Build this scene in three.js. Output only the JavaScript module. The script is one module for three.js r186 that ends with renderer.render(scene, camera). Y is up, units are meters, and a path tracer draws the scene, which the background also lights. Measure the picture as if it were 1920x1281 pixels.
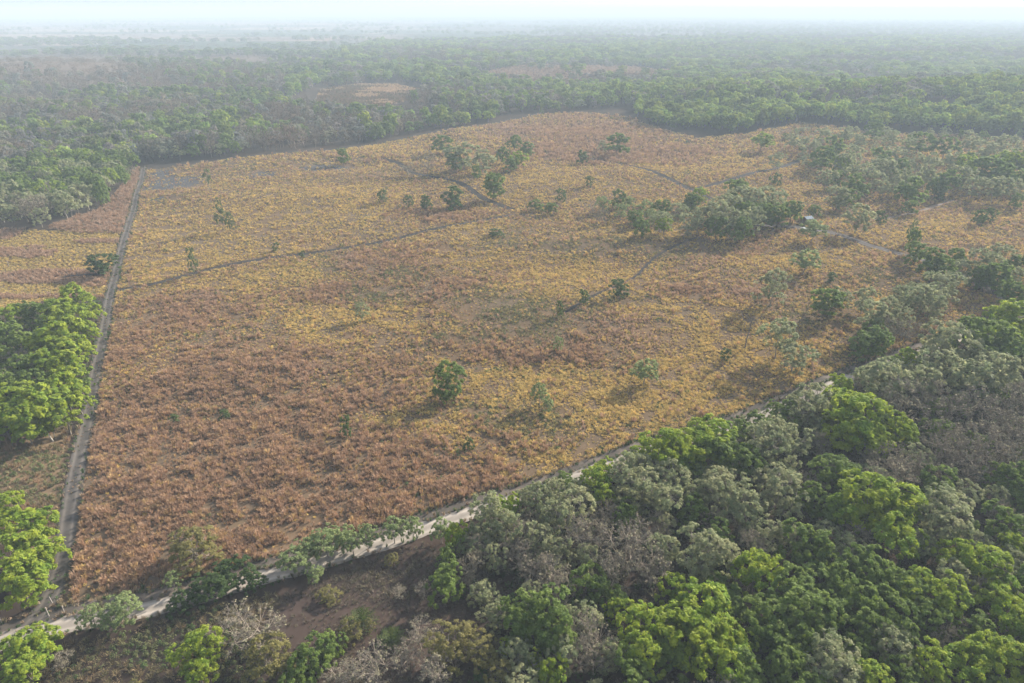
import * as THREE from 'three';
import { mergeGeometries } from 'three/addons/utils/BufferGeometryUtils.js';

// ---------------------------------------------------------------- camera, sky, sun, exposure, haze
const scene = new THREE.Scene();
const camera = new THREE.PerspectiveCamera(54.64, 1.5, 1, 90000);
camera.position.set(0, 80, 0);
camera.rotation.set(-26.7 * Math.PI / 180, 0, 0);

const SUN_AZ = 47 * Math.PI / 180, SUN_EL = 25 * Math.PI / 180;      // azimuth from straight ahead towards +x
const sunDir = new THREE.Vector3(Math.sin(SUN_AZ) * Math.cos(SUN_EL), Math.sin(SUN_EL), -Math.cos(SUN_AZ) * Math.cos(SUN_EL));

{ // hazy dry-season sky: white towards the horizon, grey-blue overhead, a broad bright glow round the sun
  const W = 1024, Hh = 512, d = new Float32Array(W * Hh * 4);
  for (let j = 0; j < Hh; j++) {
    const el = ((j + .5) / Hh - .5) * Math.PI, y = Math.sin(el);
    for (let i = 0; i < W; i++) {
      const a = ((i + .5) / W - .5) * 2 * Math.PI, x = Math.cos(el) * Math.cos(a), z = Math.cos(el) * Math.sin(a);
      const c = x * sunDir.x + y * sunDir.y + z * sunDir.z, ang = Math.acos(Math.min(1, Math.max(-1, c)));
      const k = Math.exp(-Math.max(0, y) * 3.2);
      const glow = .75 * Math.exp(-ang / .62) + 1.1 * Math.exp(-(ang / .28) * (ang / .28));
      const o = (j * W + i) * 4;
      d[o] = .10 + .17 * k + glow; d[o + 1] = .14 + .17 * k + glow * .98; d[o + 2] = .22 + .13 * k + glow * .95; d[o + 3] = 1;
    }
  }
  const t = new THREE.DataTexture(d, W, Hh, THREE.RGBAFormat, THREE.FloatType);
  t.mapping = THREE.EquirectangularReflectionMapping; t.magFilter = t.minFilter = THREE.LinearFilter; t.needsUpdate = true;
  scene.background = t; scene.environment = t;
}
const sun = new THREE.DirectionalLight(new THREE.Color(1, .93, .82), 5.0);
sun.position.copy(sunDir).multiplyScalar(900).add(new THREE.Vector3(0, 0, -250));
sun.target.position.set(0, 0, -250);
sun.castShadow = true; sun.shadow.radius = 3; sun.shadow.mapSize.set(4096, 4096);
Object.assign(sun.shadow.camera, { left: -500, right: 500, top: 420, bottom: -420, near: 10, far: 2500 });
scene.add(sun, sun.target);

const renderer = new THREE.WebGLRenderer({ antialias: true });
renderer.toneMapping = THREE.LinearToneMapping;
renderer.toneMappingExposure = 2.3;
renderer.shadowMap.enabled = true;
scene.fog = new THREE.FogExp2(new THREE.Color(.75, .885, 1), .00038);

// ---------------------------------------------------------------- helpers
let seed = 7;
const rnd = () => { seed = (seed + 0x6d2b79f5) | 0; let t = Math.imul(seed ^ (seed >>> 15), 1 | seed); t = (t + Math.imul(t ^ (t >>> 7), 61 | t)) ^ t; return ((t ^ (t >>> 14)) >>> 0) / 4294967296; };
const rr = (a, b) => a + (b - a) * rnd();
const clamp = (x, a = 0, b = 1) => Math.min(b, Math.max(a, x)), lerp = (a, b, t) => a + (b - a) * t;
const step = (a, b, x) => { const t = clamp((x - a) / (b - a)); return t * t * (3 - 2 * t); };
const hash = (i, j) => { let h = Math.imul(i, 374761393) + Math.imul(j, 668265263) | 0; h = Math.imul(h ^ (h >>> 13), 1274126177); return ((h ^ (h >>> 16)) >>> 0) / 4294967296; };
function noise(x, y) {
  const i = Math.floor(x), j = Math.floor(y), u = x - i, v = y - j, s = u * u * (3 - 2 * u), t = v * v * (3 - 2 * v);
  return lerp(lerp(hash(i, j), hash(i + 1, j), s), lerp(hash(i, j + 1), hash(i + 1, j + 1), s), t);
}
const fbm = (x, y) => (noise(x, y) + .5 * noise(x * 2.03 + 17, y * 2.03 + 5) + .25 * noise(x * 4.1 + 3, y * 4.1 + 31)) / 1.75;
const inside = (P, x, z) => {
  let c = false;
  for (let i = 0, j = P.length - 1; i < P.length; j = i++) if ((P[i][1] > z) !== (P[j][1] > z) && x < (P[j][0] - P[i][0]) * (z - P[i][1]) / (P[j][1] - P[i][1]) + P[i][0]) c = !c;
  return c;
};
const bounds = (P) => P.reduce((b, [x, z]) => [Math.min(b[0], x), Math.max(b[1], x), Math.min(b[2], z), Math.max(b[3], z)], [1e9, -1e9, 1e9, -1e9]);
const region = (P) => { const b = bounds(P), f = (x, z) => x >= b[0] && x <= b[1] && z >= b[2] && z <= b[3] && inside(P, x, z); f.box = b; return f; };
const inView = (x, z, m = 14) => z < -40 && Math.abs(x) < (-z * .894 + 36) * .775 + m && -z > 48 - m;   // what this view or one a step aside can see
const taken = {};
const numbered = (n) => { const k = taken[n] = (taken[n] ?? -1) + 1; return k ? n + '_' + String(k).padStart(3, '0') : n; };
function tag(o, name, label, category, group, kind) {
  o.name = numbered(name); o.userData = { label };
  if (category) o.userData.category = category;
  if (group) o.userData.group = group;
  if (kind) o.userData.kind = kind;
  scene.add(o); return o;
}
const part = (name, geo, mat, parent) => { const m = new THREE.Mesh(geo, mat); m.name = name; m.castShadow = m.receiveShadow = true; parent.add(m); return m; };

// a bag of triangles with normals and linear vertex colours
class Bag {
  constructor() { this.p = []; this.n = []; this.c = []; this.i = []; }
  vert(p, n, c) { this.p.push(p[0], p[1], p[2]); this.n.push(n[0], n[1], n[2]); this.c.push(c[0], c[1], c[2]); return this.p.length / 3 - 1; }
  tri(a, b, c, col) { const n = nrm(cross(sub(b, a), sub(c, a))); const k = this.vert(a, n, col); this.vert(b, n, col); this.vert(c, n, col); this.i.push(k, k + 1, k + 2); }
  quad(a, b, c, d, col) { const n = nrm(cross(sub(b, a), sub(d, a))); const k = this.vert(a, n, col); this.vert(b, n, col); this.vert(c, n, col); this.vert(d, n, col); this.i.push(k, k + 1, k + 2, k, k + 2, k + 3); }
  tube(pts, rad, sides, col) {
    let base = null;
    for (let s = 0; s < pts.length; s++) {
      const d = nrm(sub(pts[Math.min(s + 1, pts.length - 1)], pts[Math.max(s - 1, 0)])), u = nrm(cross(d, Math.abs(d[1]) > .9 ? [1, 0, 0] : [0, 1, 0])), v = cross(d, u), row = [];
      for (let k = 0; k < sides; k++) { const a = k / sides * 2 * Math.PI, n = [0, 1, 2].map((q) => u[q] * Math.cos(a) + v[q] * Math.sin(a)); row.push(this.vert([0, 1, 2].map((q) => pts[s][q] + n[q] * rad[s]), n, col)); }
      if (base) for (let k = 0; k < sides; k++) { const l = (k + 1) % sides; this.i.push(base[k], base[l], row[l], base[k], row[l], row[k]); }
      base = row;
    }
  }
  geo() {
    const g = new THREE.BufferGeometry();
    g.setAttribute('position', new THREE.Float32BufferAttribute(this.p, 3)); g.setAttribute('normal', new THREE.Float32BufferAttribute(this.n, 3)); g.setAttribute('color', new THREE.Float32BufferAttribute(this.c, 3));
    g.setIndex(this.i); return g;
  }
}
const sub = (a, b) => [a[0] - b[0], a[1] - b[1], a[2] - b[2]], add = (a, b, s = 1) => [a[0] + b[0] * s, a[1] + b[1] * s, a[2] + b[2] * s];
const cross = (a, b) => [a[1] * b[2] - a[2] * b[1], a[2] * b[0] - a[0] * b[2], a[0] * b[1] - a[1] * b[0]];
const nrm = (a) => { const l = Math.hypot(...a) || 1; return [a[0] / l, a[1] / l, a[2] / l]; };
const ball = () => { for (;;) { const v = [rr(-1, 1), rr(-1, 1), rr(-1, 1)], l = Math.hypot(...v); if (l < 1 && l > .05) return [v[0] / l, v[1] / l, v[2] / l]; } };

// ---------------------------------------------------------------- where things lie (metres: x to the side, z ahead is negative)
const FIELD = region([[-66.6, -70.9], [-70.4, -78.9], [-73.6, -86.2], [-83.7, -107.2], [-92.8, -127.0], [-108.8, -159.2], [-125.8, -193.8], [-147.1, -240.2], [-168.1, -288.4], [-204.6, -372.5], [-170.8, -398.7], [-109.3, -433.9], [-50.4, -497.5], [24.7, -583.9], [67.8, -587.0], [98.5, -554.0], [112.8, -499.8], [128.9, -470.9], [167.6, -488.3], [218.7, -521.8], [261.2, -492.9], [311.9, -475.2], [385.6, -450.7], [186.6, -197.3], [155.7, -183.7], [143.2, -175.9], [112.1, -156.7], [83.9, -141.7], [59.2, -127.5], [38.6, -117.3], [20.0, -106.1], [2.0, -97.4], [-14.9, -89.1], [-31.5, -81.2], [-46.6, -75.4], [-53.7, -72.7], [-60.1, -71.0]]);
const LEFTMEADOW = region([[-220.0, -259.2], [-183.7, -256.3], [-163.5, -264.3], [-155.3, -253.5], [-134.2, -206.8], [-126.0, -188.6], [-141.8, -188.6], [-154.0, -169.3]]);
const LOWMEADOW = region([[-112.3, -112.6], [-101.0, -115.5], [-93.8, -118.5], [-79.6, -91.5], [-73.8, -78.9], [-92.9, -86.2]]);
const LEFTBLOCK = region([[-162.5, -176.6], [-142.2, -176.6], [-138.2, -193.8], [-130.6, -195.1], [-115.1, -165.8], [-102.9, -141.7], [-97.1, -129.3], [-93.8, -118.5], [-96.9, -112.6], [-110.5, -107.2]]);
const WOOD = region([[-11.5, -82.4], [-5.5, -88.1], [3.8, -92.7], [19.4, -101.3], [31.2, -108.9], [49.6, -116.1], [64.6, -125.9], [87.2, -137.8], [108.8, -148.6], [139.1, -165.2], [184.7, -188.6], [74.0, -48.3], [-1.3, -48.3], [-2.2, -60.6], [-4.8, -71.4]]);
const GLADE = region([[-35.7, -72.4], [-27.3, -78.3], [-14.4, -84.9], [-8.6, -78.9], [-2.4, -68.5], [0.0, -56.6], [-16.8, -49.6], [-31.1, -49.6], [-36.3, -64.8]]);
const ROADSIDE = region([[-70.6, -59.7], [-65.0, -63.5], [-53.9, -66.6], [-43.4, -71.4], [-36.0, -73.5], [-34.8, -64.8], [-31.1, -49.6], [-66.0, -49.6]]);
const FARLEFT = region([[-254.5, -264.3], [-223.8, -264.3], [-187.7, -259.2], [-180.0, -288.4], [-209.6, -372.5], [-214.3, -389.6], [-174.5, -408.2], [-111.4, -443.1], [-62.5, -502.2], [-90.8, -590.2], [-163.5, -590.2], [-217.2, -677.6], [-289.2, -893.2], [-257.8, -1078.0], [-354.1, -1188.5], [-443.9, -893.2], [-507.7, -798.7], [-788.2, -828.0]]);
const CLEARING = region([[-183.3, -638.4], [-207.8, -760.9], [-187.7, -828.0], [-139.6, -840.3], [-100.7, -782.1], [-99.4, -686.0], [-114.2, -620.4], [-142.2, -596.7]]);
const LEFTSTRIP = region([[-187.7, -259.2], [-184.6, -284.2], [-188.9, -311.7], [-209.2, -363.1], [-211.8, -380.9], [-199.6, -356.7], [-171.8, -292.9], [-155.3, -253.5], [-171.4, -253.5]]);
const CLEARTWO = region([[-53.0, -879.4], [-22.9, -1020.7], [41.8, -1119.7], [187.3, -1141.8], [244.6, -1020.7], [191.2, -907.4], [78.3, -866.0], [0.0, -840.3]]);
const BACKFOREST = region([[-62.5, -502.2], [22.9, -596.7], [69.2, -599.9], [100.4, -565.6], [114.8, -509.4], [131.1, -479.5], [170.5, -497.5], [222.7, -532.1], [265.7, -502.2], [317.2, -483.9], [477.8, -454.7], [1596.6, -1613.6], [1201.4, -2213.3], [227.3, -2213.3], [-357.3, -1867.4], [-353.7, -1323.3], [-257.8, -1078.0], [-293.5, -929.6], [-217.2, -677.6], [-225.2, -828.0], [-195.9, -866.0], [-116.7, -859.4], [-92.3, -760.9], [-90.4, -620.4]]);
const SCRUB = region([[184.5, -504.5], [261.2, -492.9], [311.9, -475.2], [424.3, -454.7], [289.5, -297.4], [237.0, -309.7], [207.6, -319.9], [161.4, -309.7], [160.1, -356.7], [170.8, -398.7]]);
// patches of vegetation: kind, x, z, half width, half depth, strength
const PATCHES = [
  ['red', -62.3, -108.9, 24.7, 35.9, 1.6], ['red', -38.0, -91.5, 24.7, 17.0, 1.4], ['red', -83.5, -118.5, 6.9, 33.8, 1.2], ['red', -59.8, -76.7, 7.6, 4.4, 1.2], ['red', -15.9, -97.4, 15.9, 10.7, 0.9],
  ['red', -98.4, -176.6, 17.2, 11.4, 1.0], ['red', -56.1, -188.6, 13.2, 9.3, 0.8], ['red', -42.5, -228.1, 17.4, 17.5, 0.9], ['red', -17.5, -202.0, 10.5, 10.4, 0.8], ['red', -37.4, -159.2, 10.1, 5.8, 0.6],
  ['red', 7.1, -156.1, 19.8, 7.5, 1.2], ['red', 22.8, -157.6, 8.6, 6.9, 1.0], ['red', -30.0, -280.0, 20.8, 9.9, 1.2], ['red', 62.3, -414.8, 39.3, 33.5, 1.0], ['red', 54.9, -504.5, 43.2, 48.1, 0.9],
  ['red', 93.5, -423.3, 43.4, 27.8, 0.8], ['red', -3.4, -116.5, 7.9, 5.9, 0.6], ['red', -26.6, -144.4, 9.3, 6.0, 0.7], ['red', 61.0, -188.6, 9.9, 11.0, 0.6], ['red', -105.2, -162.5, 7.3, 13.3, 0.8],
  ['red', -57.4, -86.2, 10.9, 6.4, 1.0], ['red', -32.1, -124.8, 5.9, 4.4, 0.7], ['red', 90.9, -234.0, 9.9, 12.1, 0.6], ['pink', -49.2, -222.5, 13.2, 8.9, 1.0], ['pink', -12.5, -176.6, 14.1, 6.8, 0.9],
  ['pink', 11.4, -118.5, 6.9, 6.1, 0.5], ['pink', -47.2, -141.7, 9.2, 5.9, 0.6], ['pink', -66.1, -159.2, 8.6, 5.8, 0.6], ['pink', -92.3, -188.6, 9.9, 5.9, 0.8], ['pink', 39.4, -162.5, 8.8, 6.0, 0.7],
  ['pink', 0.0, -492.9, 26.9, 32.1, 0.6], ['pink', 63.0, -217.0, 11.1, 10.7, 0.6], ['pink', 75.8, -188.6, 9.9, 10.1, 0.5], ['yellow', -51.3, -169.3, 16.6, 12.8, 1.6], ['yellow', -71.2, -206.8, 23.1, 10.8, 1.0],
  ['yellow', -33.9, -156.1, 11.3, 5.6, 1.2], ['yellow', -8.0, -144.4, 22.6, 9.3, 1.3], ['yellow', 15.3, -136.5, 20.4, 11.1, 1.4], ['yellow', 54.0, -162.5, 19.0, 15.3, 1.7], ['yellow', 29.1, -197.3, 20.5, 13.7, 1.0],
  ['yellow', -113.3, -268.1, 40.0, 27.8, 1.2], ['yellow', -121.8, -228.1, 17.4, 13.9, 1.2], ['yellow', -78.9, -302.0, 34.5, 28.5, 1.0], ['yellow', -15.8, -234.0, 23.7, 14.6, 0.9], ['yellow', 16.7, -217.0, 20.4, 10.7, 1.0],
  ['yellow', -20.3, -116.5, 10.2, 5.9, 1.0], ['yellow', 15.0, -108.9, 12.9, 6.1, 1.2], ['yellow', -12.7, -253.5, 12.7, 9.7, 1.0], ['yellow', 63.5, -253.5, 16.9, 11.1, 1.0], ['yellow', 0.0, -332.8, 21.5, 27.0, 0.9],
  ['yellow', 27.7, -344.4, 19.4, 28.7, 0.9], ['yellow', 132.8, -398.7, 22.1, 24.9, 1.2], ['yellow', 111.2, -217.0, 14.8, 11.7, 1.0], ['yellow', 143.9, -253.5, 12.7, 11.1, 1.0], ['yellow', 38.9, -134.1, 13.8, 9.8, 1.0],
  ['yellow', -92.0, -450.7, 24.8, 23.3, 1.0], ['yellow', 27.3, -159.2, 7.2, 4.5, 0.8], ['yellow', -43.2, -147.2, 6.8, 5.1, 0.7], ['yellow', 4.4, -110.8, 6.5, 3.7, 0.9], ['yellow', 82.5, -383.7, 21.4, 23.2, 1.0],
  ['yellow', 90.4, -141.7, 6.6, 4.3, 0.7], ['yellow', 177.7, -268.1, 17.8, 13.8, 0.7], ['olive', -44.5, -197.3, 10.3, 9.1, 0.9], ['olive', -33.4, -217.0, 9.3, 9.6, 0.8], ['olive', 0.0, -180.5, 15.9, 9.4, 1.2],
  ['olive', -14.6, -162.5, 5.8, 3.3, 0.7], ['olive', 12.3, -172.9, 9.2, 7.3, 1.0], ['olive', -2.0, -240.2, 12.1, 11.4, 0.8], ['olive', -63.0, -217.0, 11.1, 9.6, 0.6], ['olive', -57.8, -127.0, 14.5, 9.0, 0.4],
  ['olive', -46.2, -188.6, 6.6, 6.7, 0.6], ['olive', 35.6, -184.5, 9.7, 7.3, 0.7], ['olive', -7.1, -124.8, 4.8, 3.1, 0.8], ['olive', 32.3, -240.2, 16.2, 11.4, 0.6], ['olive', 55.3, -234.0, 11.9, 8.5, 0.6],
  ['olive', 117.5, -206.8, 10.7, 9.8, 0.7], ['olive', 82.7, -180.5, 9.5, 7.8, 0.6], ['olive', -69.0, -124.8, 8.3, 6.6, 0.4], ['olive', 4.8, -124.8, 8.3, 5.3, 0.5], ['dark', -176.0, -344.4, 15.2, 19.1, 1.5],
  ['dark', -193.7, -367.1, 7.3, 8.0, 1.0], ['dark', -133.7, -363.1, 8.7, 9.2, 1.0], ['dark', -103.2, -380.9, 18.2, 11.4, 0.9], ['dark', -137.3, -356.7, 4.0, 7.6, 1.0], ['dark', -165.0, -306.8, 4.5, 4.8, 1.0],
  ['dark', 81.6, -292.9, 7.2, 7.1, 0.6],
];
// lines on the ground
const ROAD = [[-75.8, -62.9], [-70.0, -65.4], [-64.3, -67.4], [-53.4, -70.4], [-42.4, -75.2], [-31.1, -79.8], [-18.2, -85.9], [-5.7, -92.4], [2.0, -95.7], [17.7, -104.4], [31.9, -112.6], [49.9, -120.9], [66.3, -130.2], [89.8, -143.0], [111.0, -154.8], [141.0, -172.5], [174.7, -192.9]];
const TRACK = [[-70.2, -65.7], [-70.1, -71.4], [-72.6, -78.9], [-77.4, -88.8], [-86.0, -107.2], [-99.6, -136.5], [-112.0, -162.5], [-128.7, -197.3], [-147.7, -240.2], [-172.7, -297.4], [-209.9, -380.9]];
const FARBREAK = [[-211.8, -380.9], [-172.6, -403.4], [-110.6, -439.4], [-51.0, -504.5], [25.0, -590.2]];
const CROSSING = [[-126.8, -195.1], [-117.5, -199.6], [-108.5, -210.8], [-97.6, -220.3], [-78.4, -231.6], [-49.6, -246.7], [-26.3, -264.3], [0.0, -284.2]];
const BENT = [[-78.0, -401.8], [-66.8, -391.1], [-55.8, -367.1], [-39.7, -352.9], [-27.2, -337.4], [-13.9, -311.7], [0.0, -292.9]];
const SHORT = [[47.8, -408.2], [69.1, -376.6], [79.3, -352.9], [87.4, -327.3], [91.7, -303.9]];
const STRAIGHT = [[91.1, -326.2], [125.4, -355.4], [170.8, -398.7]];
const FARM = [[100.9, -264.3], [117.0, -260.6], [127.0, -253.5], [135.9, -237.1], [146.7, -220.8], [150.4, -208.3], [152.8, -190.3], [156.2, -176.6]];
const FAINT = [[15.6, -176.6], [22.9, -186.5], [38.8, -204.4], [52.0, -227.0], [72.7, -248.0], [87.8, -257.0]];
const SLOPE = [[148.8, -272.7], [175.2, -288.4], [211.7, -313.7]];

// ---------------------------------------------------------------- ground
const rise = (x, z, cx, cz, rx, rz, h) => h * Math.exp(-(((x - cx) / rx) ** 2) - ((z - cz) / rz) ** 2);
const X0 = -1000, X1 = 1000, Z0 = -1620, Z1 = 120, CELL = 6, NX = Math.round((X1 - X0) / CELL), NZ = Math.round((Z1 - Z0) / CELL);
function rawHeight(x, z) {
  const far = step(-560, -900, z), edge = step(X0, X0 + 160, x) * step(X1, X1 - 160, x) * step(Z0, Z0 + 200, z);
  const near = ((fbm(x / 95 + 9, z / 70 + 3) - .5) * 4.6 + (noise(x / 62 + z / 150 + 21, z / 24 + 40) - .5) * 1.9) * step(-60, -110, z) * (1 - far);
  return (near + far * (fbm(x / 330, z / 330) - .45) * 16 + rise(x, z, -640, -900, 230, 150, 17) + rise(x, z, 430, -620, 250, 80, 17)) * edge;
}
const HGT = new Float32Array((NX + 1) * (NZ + 1));
for (let j = 0; j <= NZ; j++) for (let i = 0; i <= NX; i++) HGT[j * (NX + 1) + i] = rawHeight(X0 + i * CELL, Z0 + j * CELL);
function height(x, z) {
  const u = (x - X0) / CELL, v = (z - Z0) / CELL;
  if (u < 0 || v < 0 || u >= NX || v >= NZ) return 0;
  const i = Math.floor(u), j = Math.floor(v), a = u - i, b = v - j, k = j * (NX + 1) + i;
  return lerp(lerp(HGT[k], HGT[k + 1], a), lerp(HGT[k + NX + 1], HGT[k + NX + 2], a), b);
}
// what grows at a point of the open land: weights of yellow, red, pinkish, olive grass and of bare burnt soil
function growth(x, z) {
  const wx = x + (fbm(x / 22, z / 22) - .5) * 22, wz = z + (fbm(x / 22 + 40, z / 22 + 9) - .5) * 26;
  const w = { yellow: .4, red: .16, pink: .1, olive: .26, dark: 0 };
  for (const [k, cx, cz, rx, rz, s] of PATCHES) { const d = ((wx - cx) / rx) ** 2 + ((wz - cz) / rz) ** 2; if (d < 4) w[k] += s * (k === 'olive' ? 1.5 : 1) * Math.exp(-d * 1.1); }
  w.yellow *= .35 + 1.3 * fbm(x / 26 + 3, z / 17 + 8); w.red *= .3 + 1.4 * fbm(x / 21 + 50, z / 15 + 8); w.pink *= .2 + 1.6 * fbm(x / 18 + 90, z / 13); w.olive *= .1 + 1.8 * fbm(x / 14 + 140, z / 10 + 60);
  for (const k of ['yellow', 'red', 'pink', 'olive']) w[k] = w[k] ** 1.9;
  return w;
}
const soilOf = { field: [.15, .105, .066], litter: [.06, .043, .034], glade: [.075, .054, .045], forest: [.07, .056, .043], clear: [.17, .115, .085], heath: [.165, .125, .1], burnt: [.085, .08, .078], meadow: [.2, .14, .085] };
{
  const N = 2048, d = new Uint8Array(N * N * 4), enc = (v) => { v = clamp(v); return Math.round(255 * (v <= .0031308 ? v * 12.92 : 1.055 * v ** (1 / 2.4) - .055)); };
  for (let j = 0; j < N; j++) for (let i = 0; i < N; i++) {
    const x = X0 + (i + .5) / N * (X1 - X0), z = Z1 - (j + .5) / N * (Z1 - Z0), o = (j * N + i) * 4;
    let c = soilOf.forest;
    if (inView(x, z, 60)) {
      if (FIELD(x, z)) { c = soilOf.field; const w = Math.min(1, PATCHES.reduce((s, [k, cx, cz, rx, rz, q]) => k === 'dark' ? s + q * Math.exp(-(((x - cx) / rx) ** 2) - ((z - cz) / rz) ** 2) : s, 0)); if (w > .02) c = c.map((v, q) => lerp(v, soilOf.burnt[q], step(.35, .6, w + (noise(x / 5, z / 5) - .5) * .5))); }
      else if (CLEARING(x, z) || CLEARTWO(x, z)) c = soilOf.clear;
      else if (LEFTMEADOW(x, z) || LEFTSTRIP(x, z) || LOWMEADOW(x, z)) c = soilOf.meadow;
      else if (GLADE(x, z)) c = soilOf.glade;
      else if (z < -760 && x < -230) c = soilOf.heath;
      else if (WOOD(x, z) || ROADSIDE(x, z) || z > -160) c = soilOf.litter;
    }
    const g = .72 + .3 * fbm(x / 9, z / 9) + .26 * (noise(x / 1.7, z / 1.7) - .5) + .2 * (fbm(x / 60, z / 60) - .5), h = (noise(x / 13 + 70, z / 13) - .5) * .12;
    d[o] = enc(c[0] * g * (1 + h)); d[o + 1] = enc(c[1] * g); d[o + 2] = enc(c[2] * g * (1 - h)); d[o + 3] = 255;
  }
  const t = new THREE.DataTexture(d, N, N); t.colorSpace = THREE.SRGBColorSpace; t.magFilter = THREE.LinearFilter; t.needsUpdate = true;
  const pos = new Float32Array((NX + 1) * (NZ + 1) * 3), uv = new Float32Array((NX + 1) * (NZ + 1) * 2), idx = [];
  for (let j = 0; j <= NZ; j++) for (let i = 0; i <= NX; i++) { const k = j * (NX + 1) + i; pos.set([X0 + i * CELL, HGT[k], Z0 + j * CELL], k * 3); uv.set([i / NX, 1 - j / NZ], k * 2); if (i < NX && j < NZ) idx.push(k, k + NX + 1, k + 1, k + 1, k + NX + 1, k + NX + 2); }
  const g = new THREE.BufferGeometry(); g.setAttribute('position', new THREE.BufferAttribute(pos, 3)); g.setAttribute('uv', new THREE.BufferAttribute(uv, 2)); g.setIndex(idx); g.computeVertexNormals();
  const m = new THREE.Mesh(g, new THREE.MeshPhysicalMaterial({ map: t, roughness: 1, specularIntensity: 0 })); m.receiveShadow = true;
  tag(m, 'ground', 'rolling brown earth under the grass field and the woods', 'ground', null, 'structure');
}
{ // the plain beyond, to the horizon: woodland without leaves, pale bare fields, dark strips
  const N = 1024, PX = 5200, PZ0 = -9000, PZ1 = -1000, d = new Uint8Array(N * N * 4), enc = (v) => Math.round(255 * clamp(v) ** (1 / 2.2));
  for (let j = 0; j < N; j++) for (let i = 0; i < N; i++) {
    const x = -PX + (i + .5) / N * 2 * PX, z = PZ1 + (PZ0 - PZ1) * (j + .5) / N, o = (j * N + i) * 4;
    const a = fbm(x / 420, z / 700), b = noise(x / 60, z / 60);
    let c = [.1, .088, .07];
    if (a > .52) c = [.06, .072, .042];
    if (x < -300 && a < .46) c = [.17, .13, .105];
    const fx = Math.floor((x + z * .1) / 420), fz = Math.floor((z + 5000) / 330), q = hash(fx + 31, fz + 7);
    if (x < -520 && z < -1800 && z > -5200 && q > .55) c = q > .8 ? [.26, .18, .14] : [.18, .135, .11];
    const e = .82 + .36 * b, m = Math.min(1, Math.min(i, j, N - 1 - i, N - 1 - j) / 40);
    d[o] = enc(lerp(.085, c[0] * e, m)); d[o + 1] = enc(lerp(.08, c[1] * e, m)); d[o + 2] = enc(lerp(.065, c[2] * e, m)); d[o + 3] = 255;
  }
  const t = new THREE.DataTexture(d, N, N); t.colorSpace = THREE.SRGBColorSpace; t.magFilter = THREE.LinearFilter; t.needsUpdate = true;
  const xs = [], zs = [];
  for (let k = -40; k <= 40; k++) xs.push(Math.sign(k) * 52000 * (Math.abs(k) / 40) ** 2.6);
  for (let k = 0; k <= 60; k++) zs.push(400 - 52000 * (k / 60) ** 2.4);
  const pos = [], uv = [], idx = [], nx = xs.length;
  zs.forEach((z, j) => xs.forEach((x, i) => {
    const out = Math.max(step(-1500, -2100, z), step(900, 1500, Math.abs(x)));
    const y = -3.2 + out * 3.2 + out * (fbm(x / 1500 + 5, z / 1500) - .5) * 26 * step(-1800, -4000, z) + rise(x, z, -9500, -15500, 5200, 2600, 95);
    pos.push(x, y, z); uv.push((x + PX) / (2 * PX), (z - PZ1) / (PZ0 - PZ1));
    if (i < nx - 1 && j < zs.length - 1) { const k = j * nx + i; idx.push(k, k + 1, k + nx, k + 1, k + nx + 1, k + nx); }
  }));
  const g = new THREE.BufferGeometry(); g.setAttribute('position', new THREE.Float32BufferAttribute(pos, 3)); g.setAttribute('uv', new THREE.Float32BufferAttribute(uv, 2)); g.setIndex(idx); g.computeVertexNormals();
  const m = new THREE.Mesh(g, new THREE.MeshPhysicalMaterial({ map: t, roughness: 1, specularIntensity: 0 })); m.receiveShadow = true;
  tag(m, 'terrain', 'hazy plain of far woods and bare fields reaching the horizon', 'plain', null, 'structure');
}

// ---------------------------------------------------------------- road and tracks: ragged ribbons of packed earth, a few cm proud of the ground
const lines = [];
function ribbon(P, off, half, look, lift, every = .9, ragged = .35) {
  const curve = new THREE.CatmullRomCurve3(P.map(([x, z]) => new THREE.Vector3(x, 0, z)), false, 'centripetal'), n = Math.ceil(curve.getLength() / every), A = 9, b = new Bag(), pts = curve.getSpacedPoints(n), path = [];
  for (let s = 0; s <= n; s++) {
    const p = pts[s], q = pts[Math.min(s + 1, n)].clone().sub(pts[Math.max(s - 1, 0)]).setY(0).normalize(), side = [-q.z, q.x];       // positive side: to the right of the way it runs
    path.push([p.x + side[0] * off, p.z + side[1] * off]);
    for (let k = 0; k < A; k++) {
      const e = k / (A - 1) * 2 - 1, jag = Math.abs(e) > .9 ? (fbm(s * every / 2.2 + e * 40, off + 3) - .5) * 2 * ragged : 0, w = off + e * half + Math.sign(e) * jag;
      const x = p.x + side[0] * w, z = p.z + side[1] * w;
      b.vert([x, height(x, z) + lift, z], [0, 1, 0], look(e, s * every, x, z));
      if (s < n && k < A - 1) { const o = s * A + k; b.i.push(o, o + A, o + 1, o + 1, o + A, o + A + 1); }
    }
  }
  lines.push({ path, half: half + .2, box: bounds(path) });
  const g = b.geo(); g.computeVertexNormals(); return g;
}
const onLine = (x, z, m = 0) => {
  for (const l of lines) {
    const r = l.half + m; if (x < l.box[0] - r || x > l.box[1] + r || z < l.box[2] - r || z > l.box[3] + r) continue;
    for (const p of l.path) if ((p[0] - x) ** 2 + (p[1] - z) ** 2 < r * r) return true;
  }
  return false;
};
const earth = new THREE.MeshPhysicalMaterial({ vertexColors: true, roughness: 1, specularIntensity: .1 });
const tint = (c, k) => [c[0] * k, c[1] * k, c[2] * k], mix = (a, b, t) => [lerp(a[0], b[0], t), lerp(a[1], b[1], t), lerp(a[2], b[2], t)];
const grit = (x, z) => .8 + .28 * fbm(x / 1.6, z / 1.6) + .22 * (noise(x / .5, z / .5) - .5);
const wheels = (e, at) => Math.exp(-(((Math.abs(e) - at) / .2) ** 2));
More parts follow.
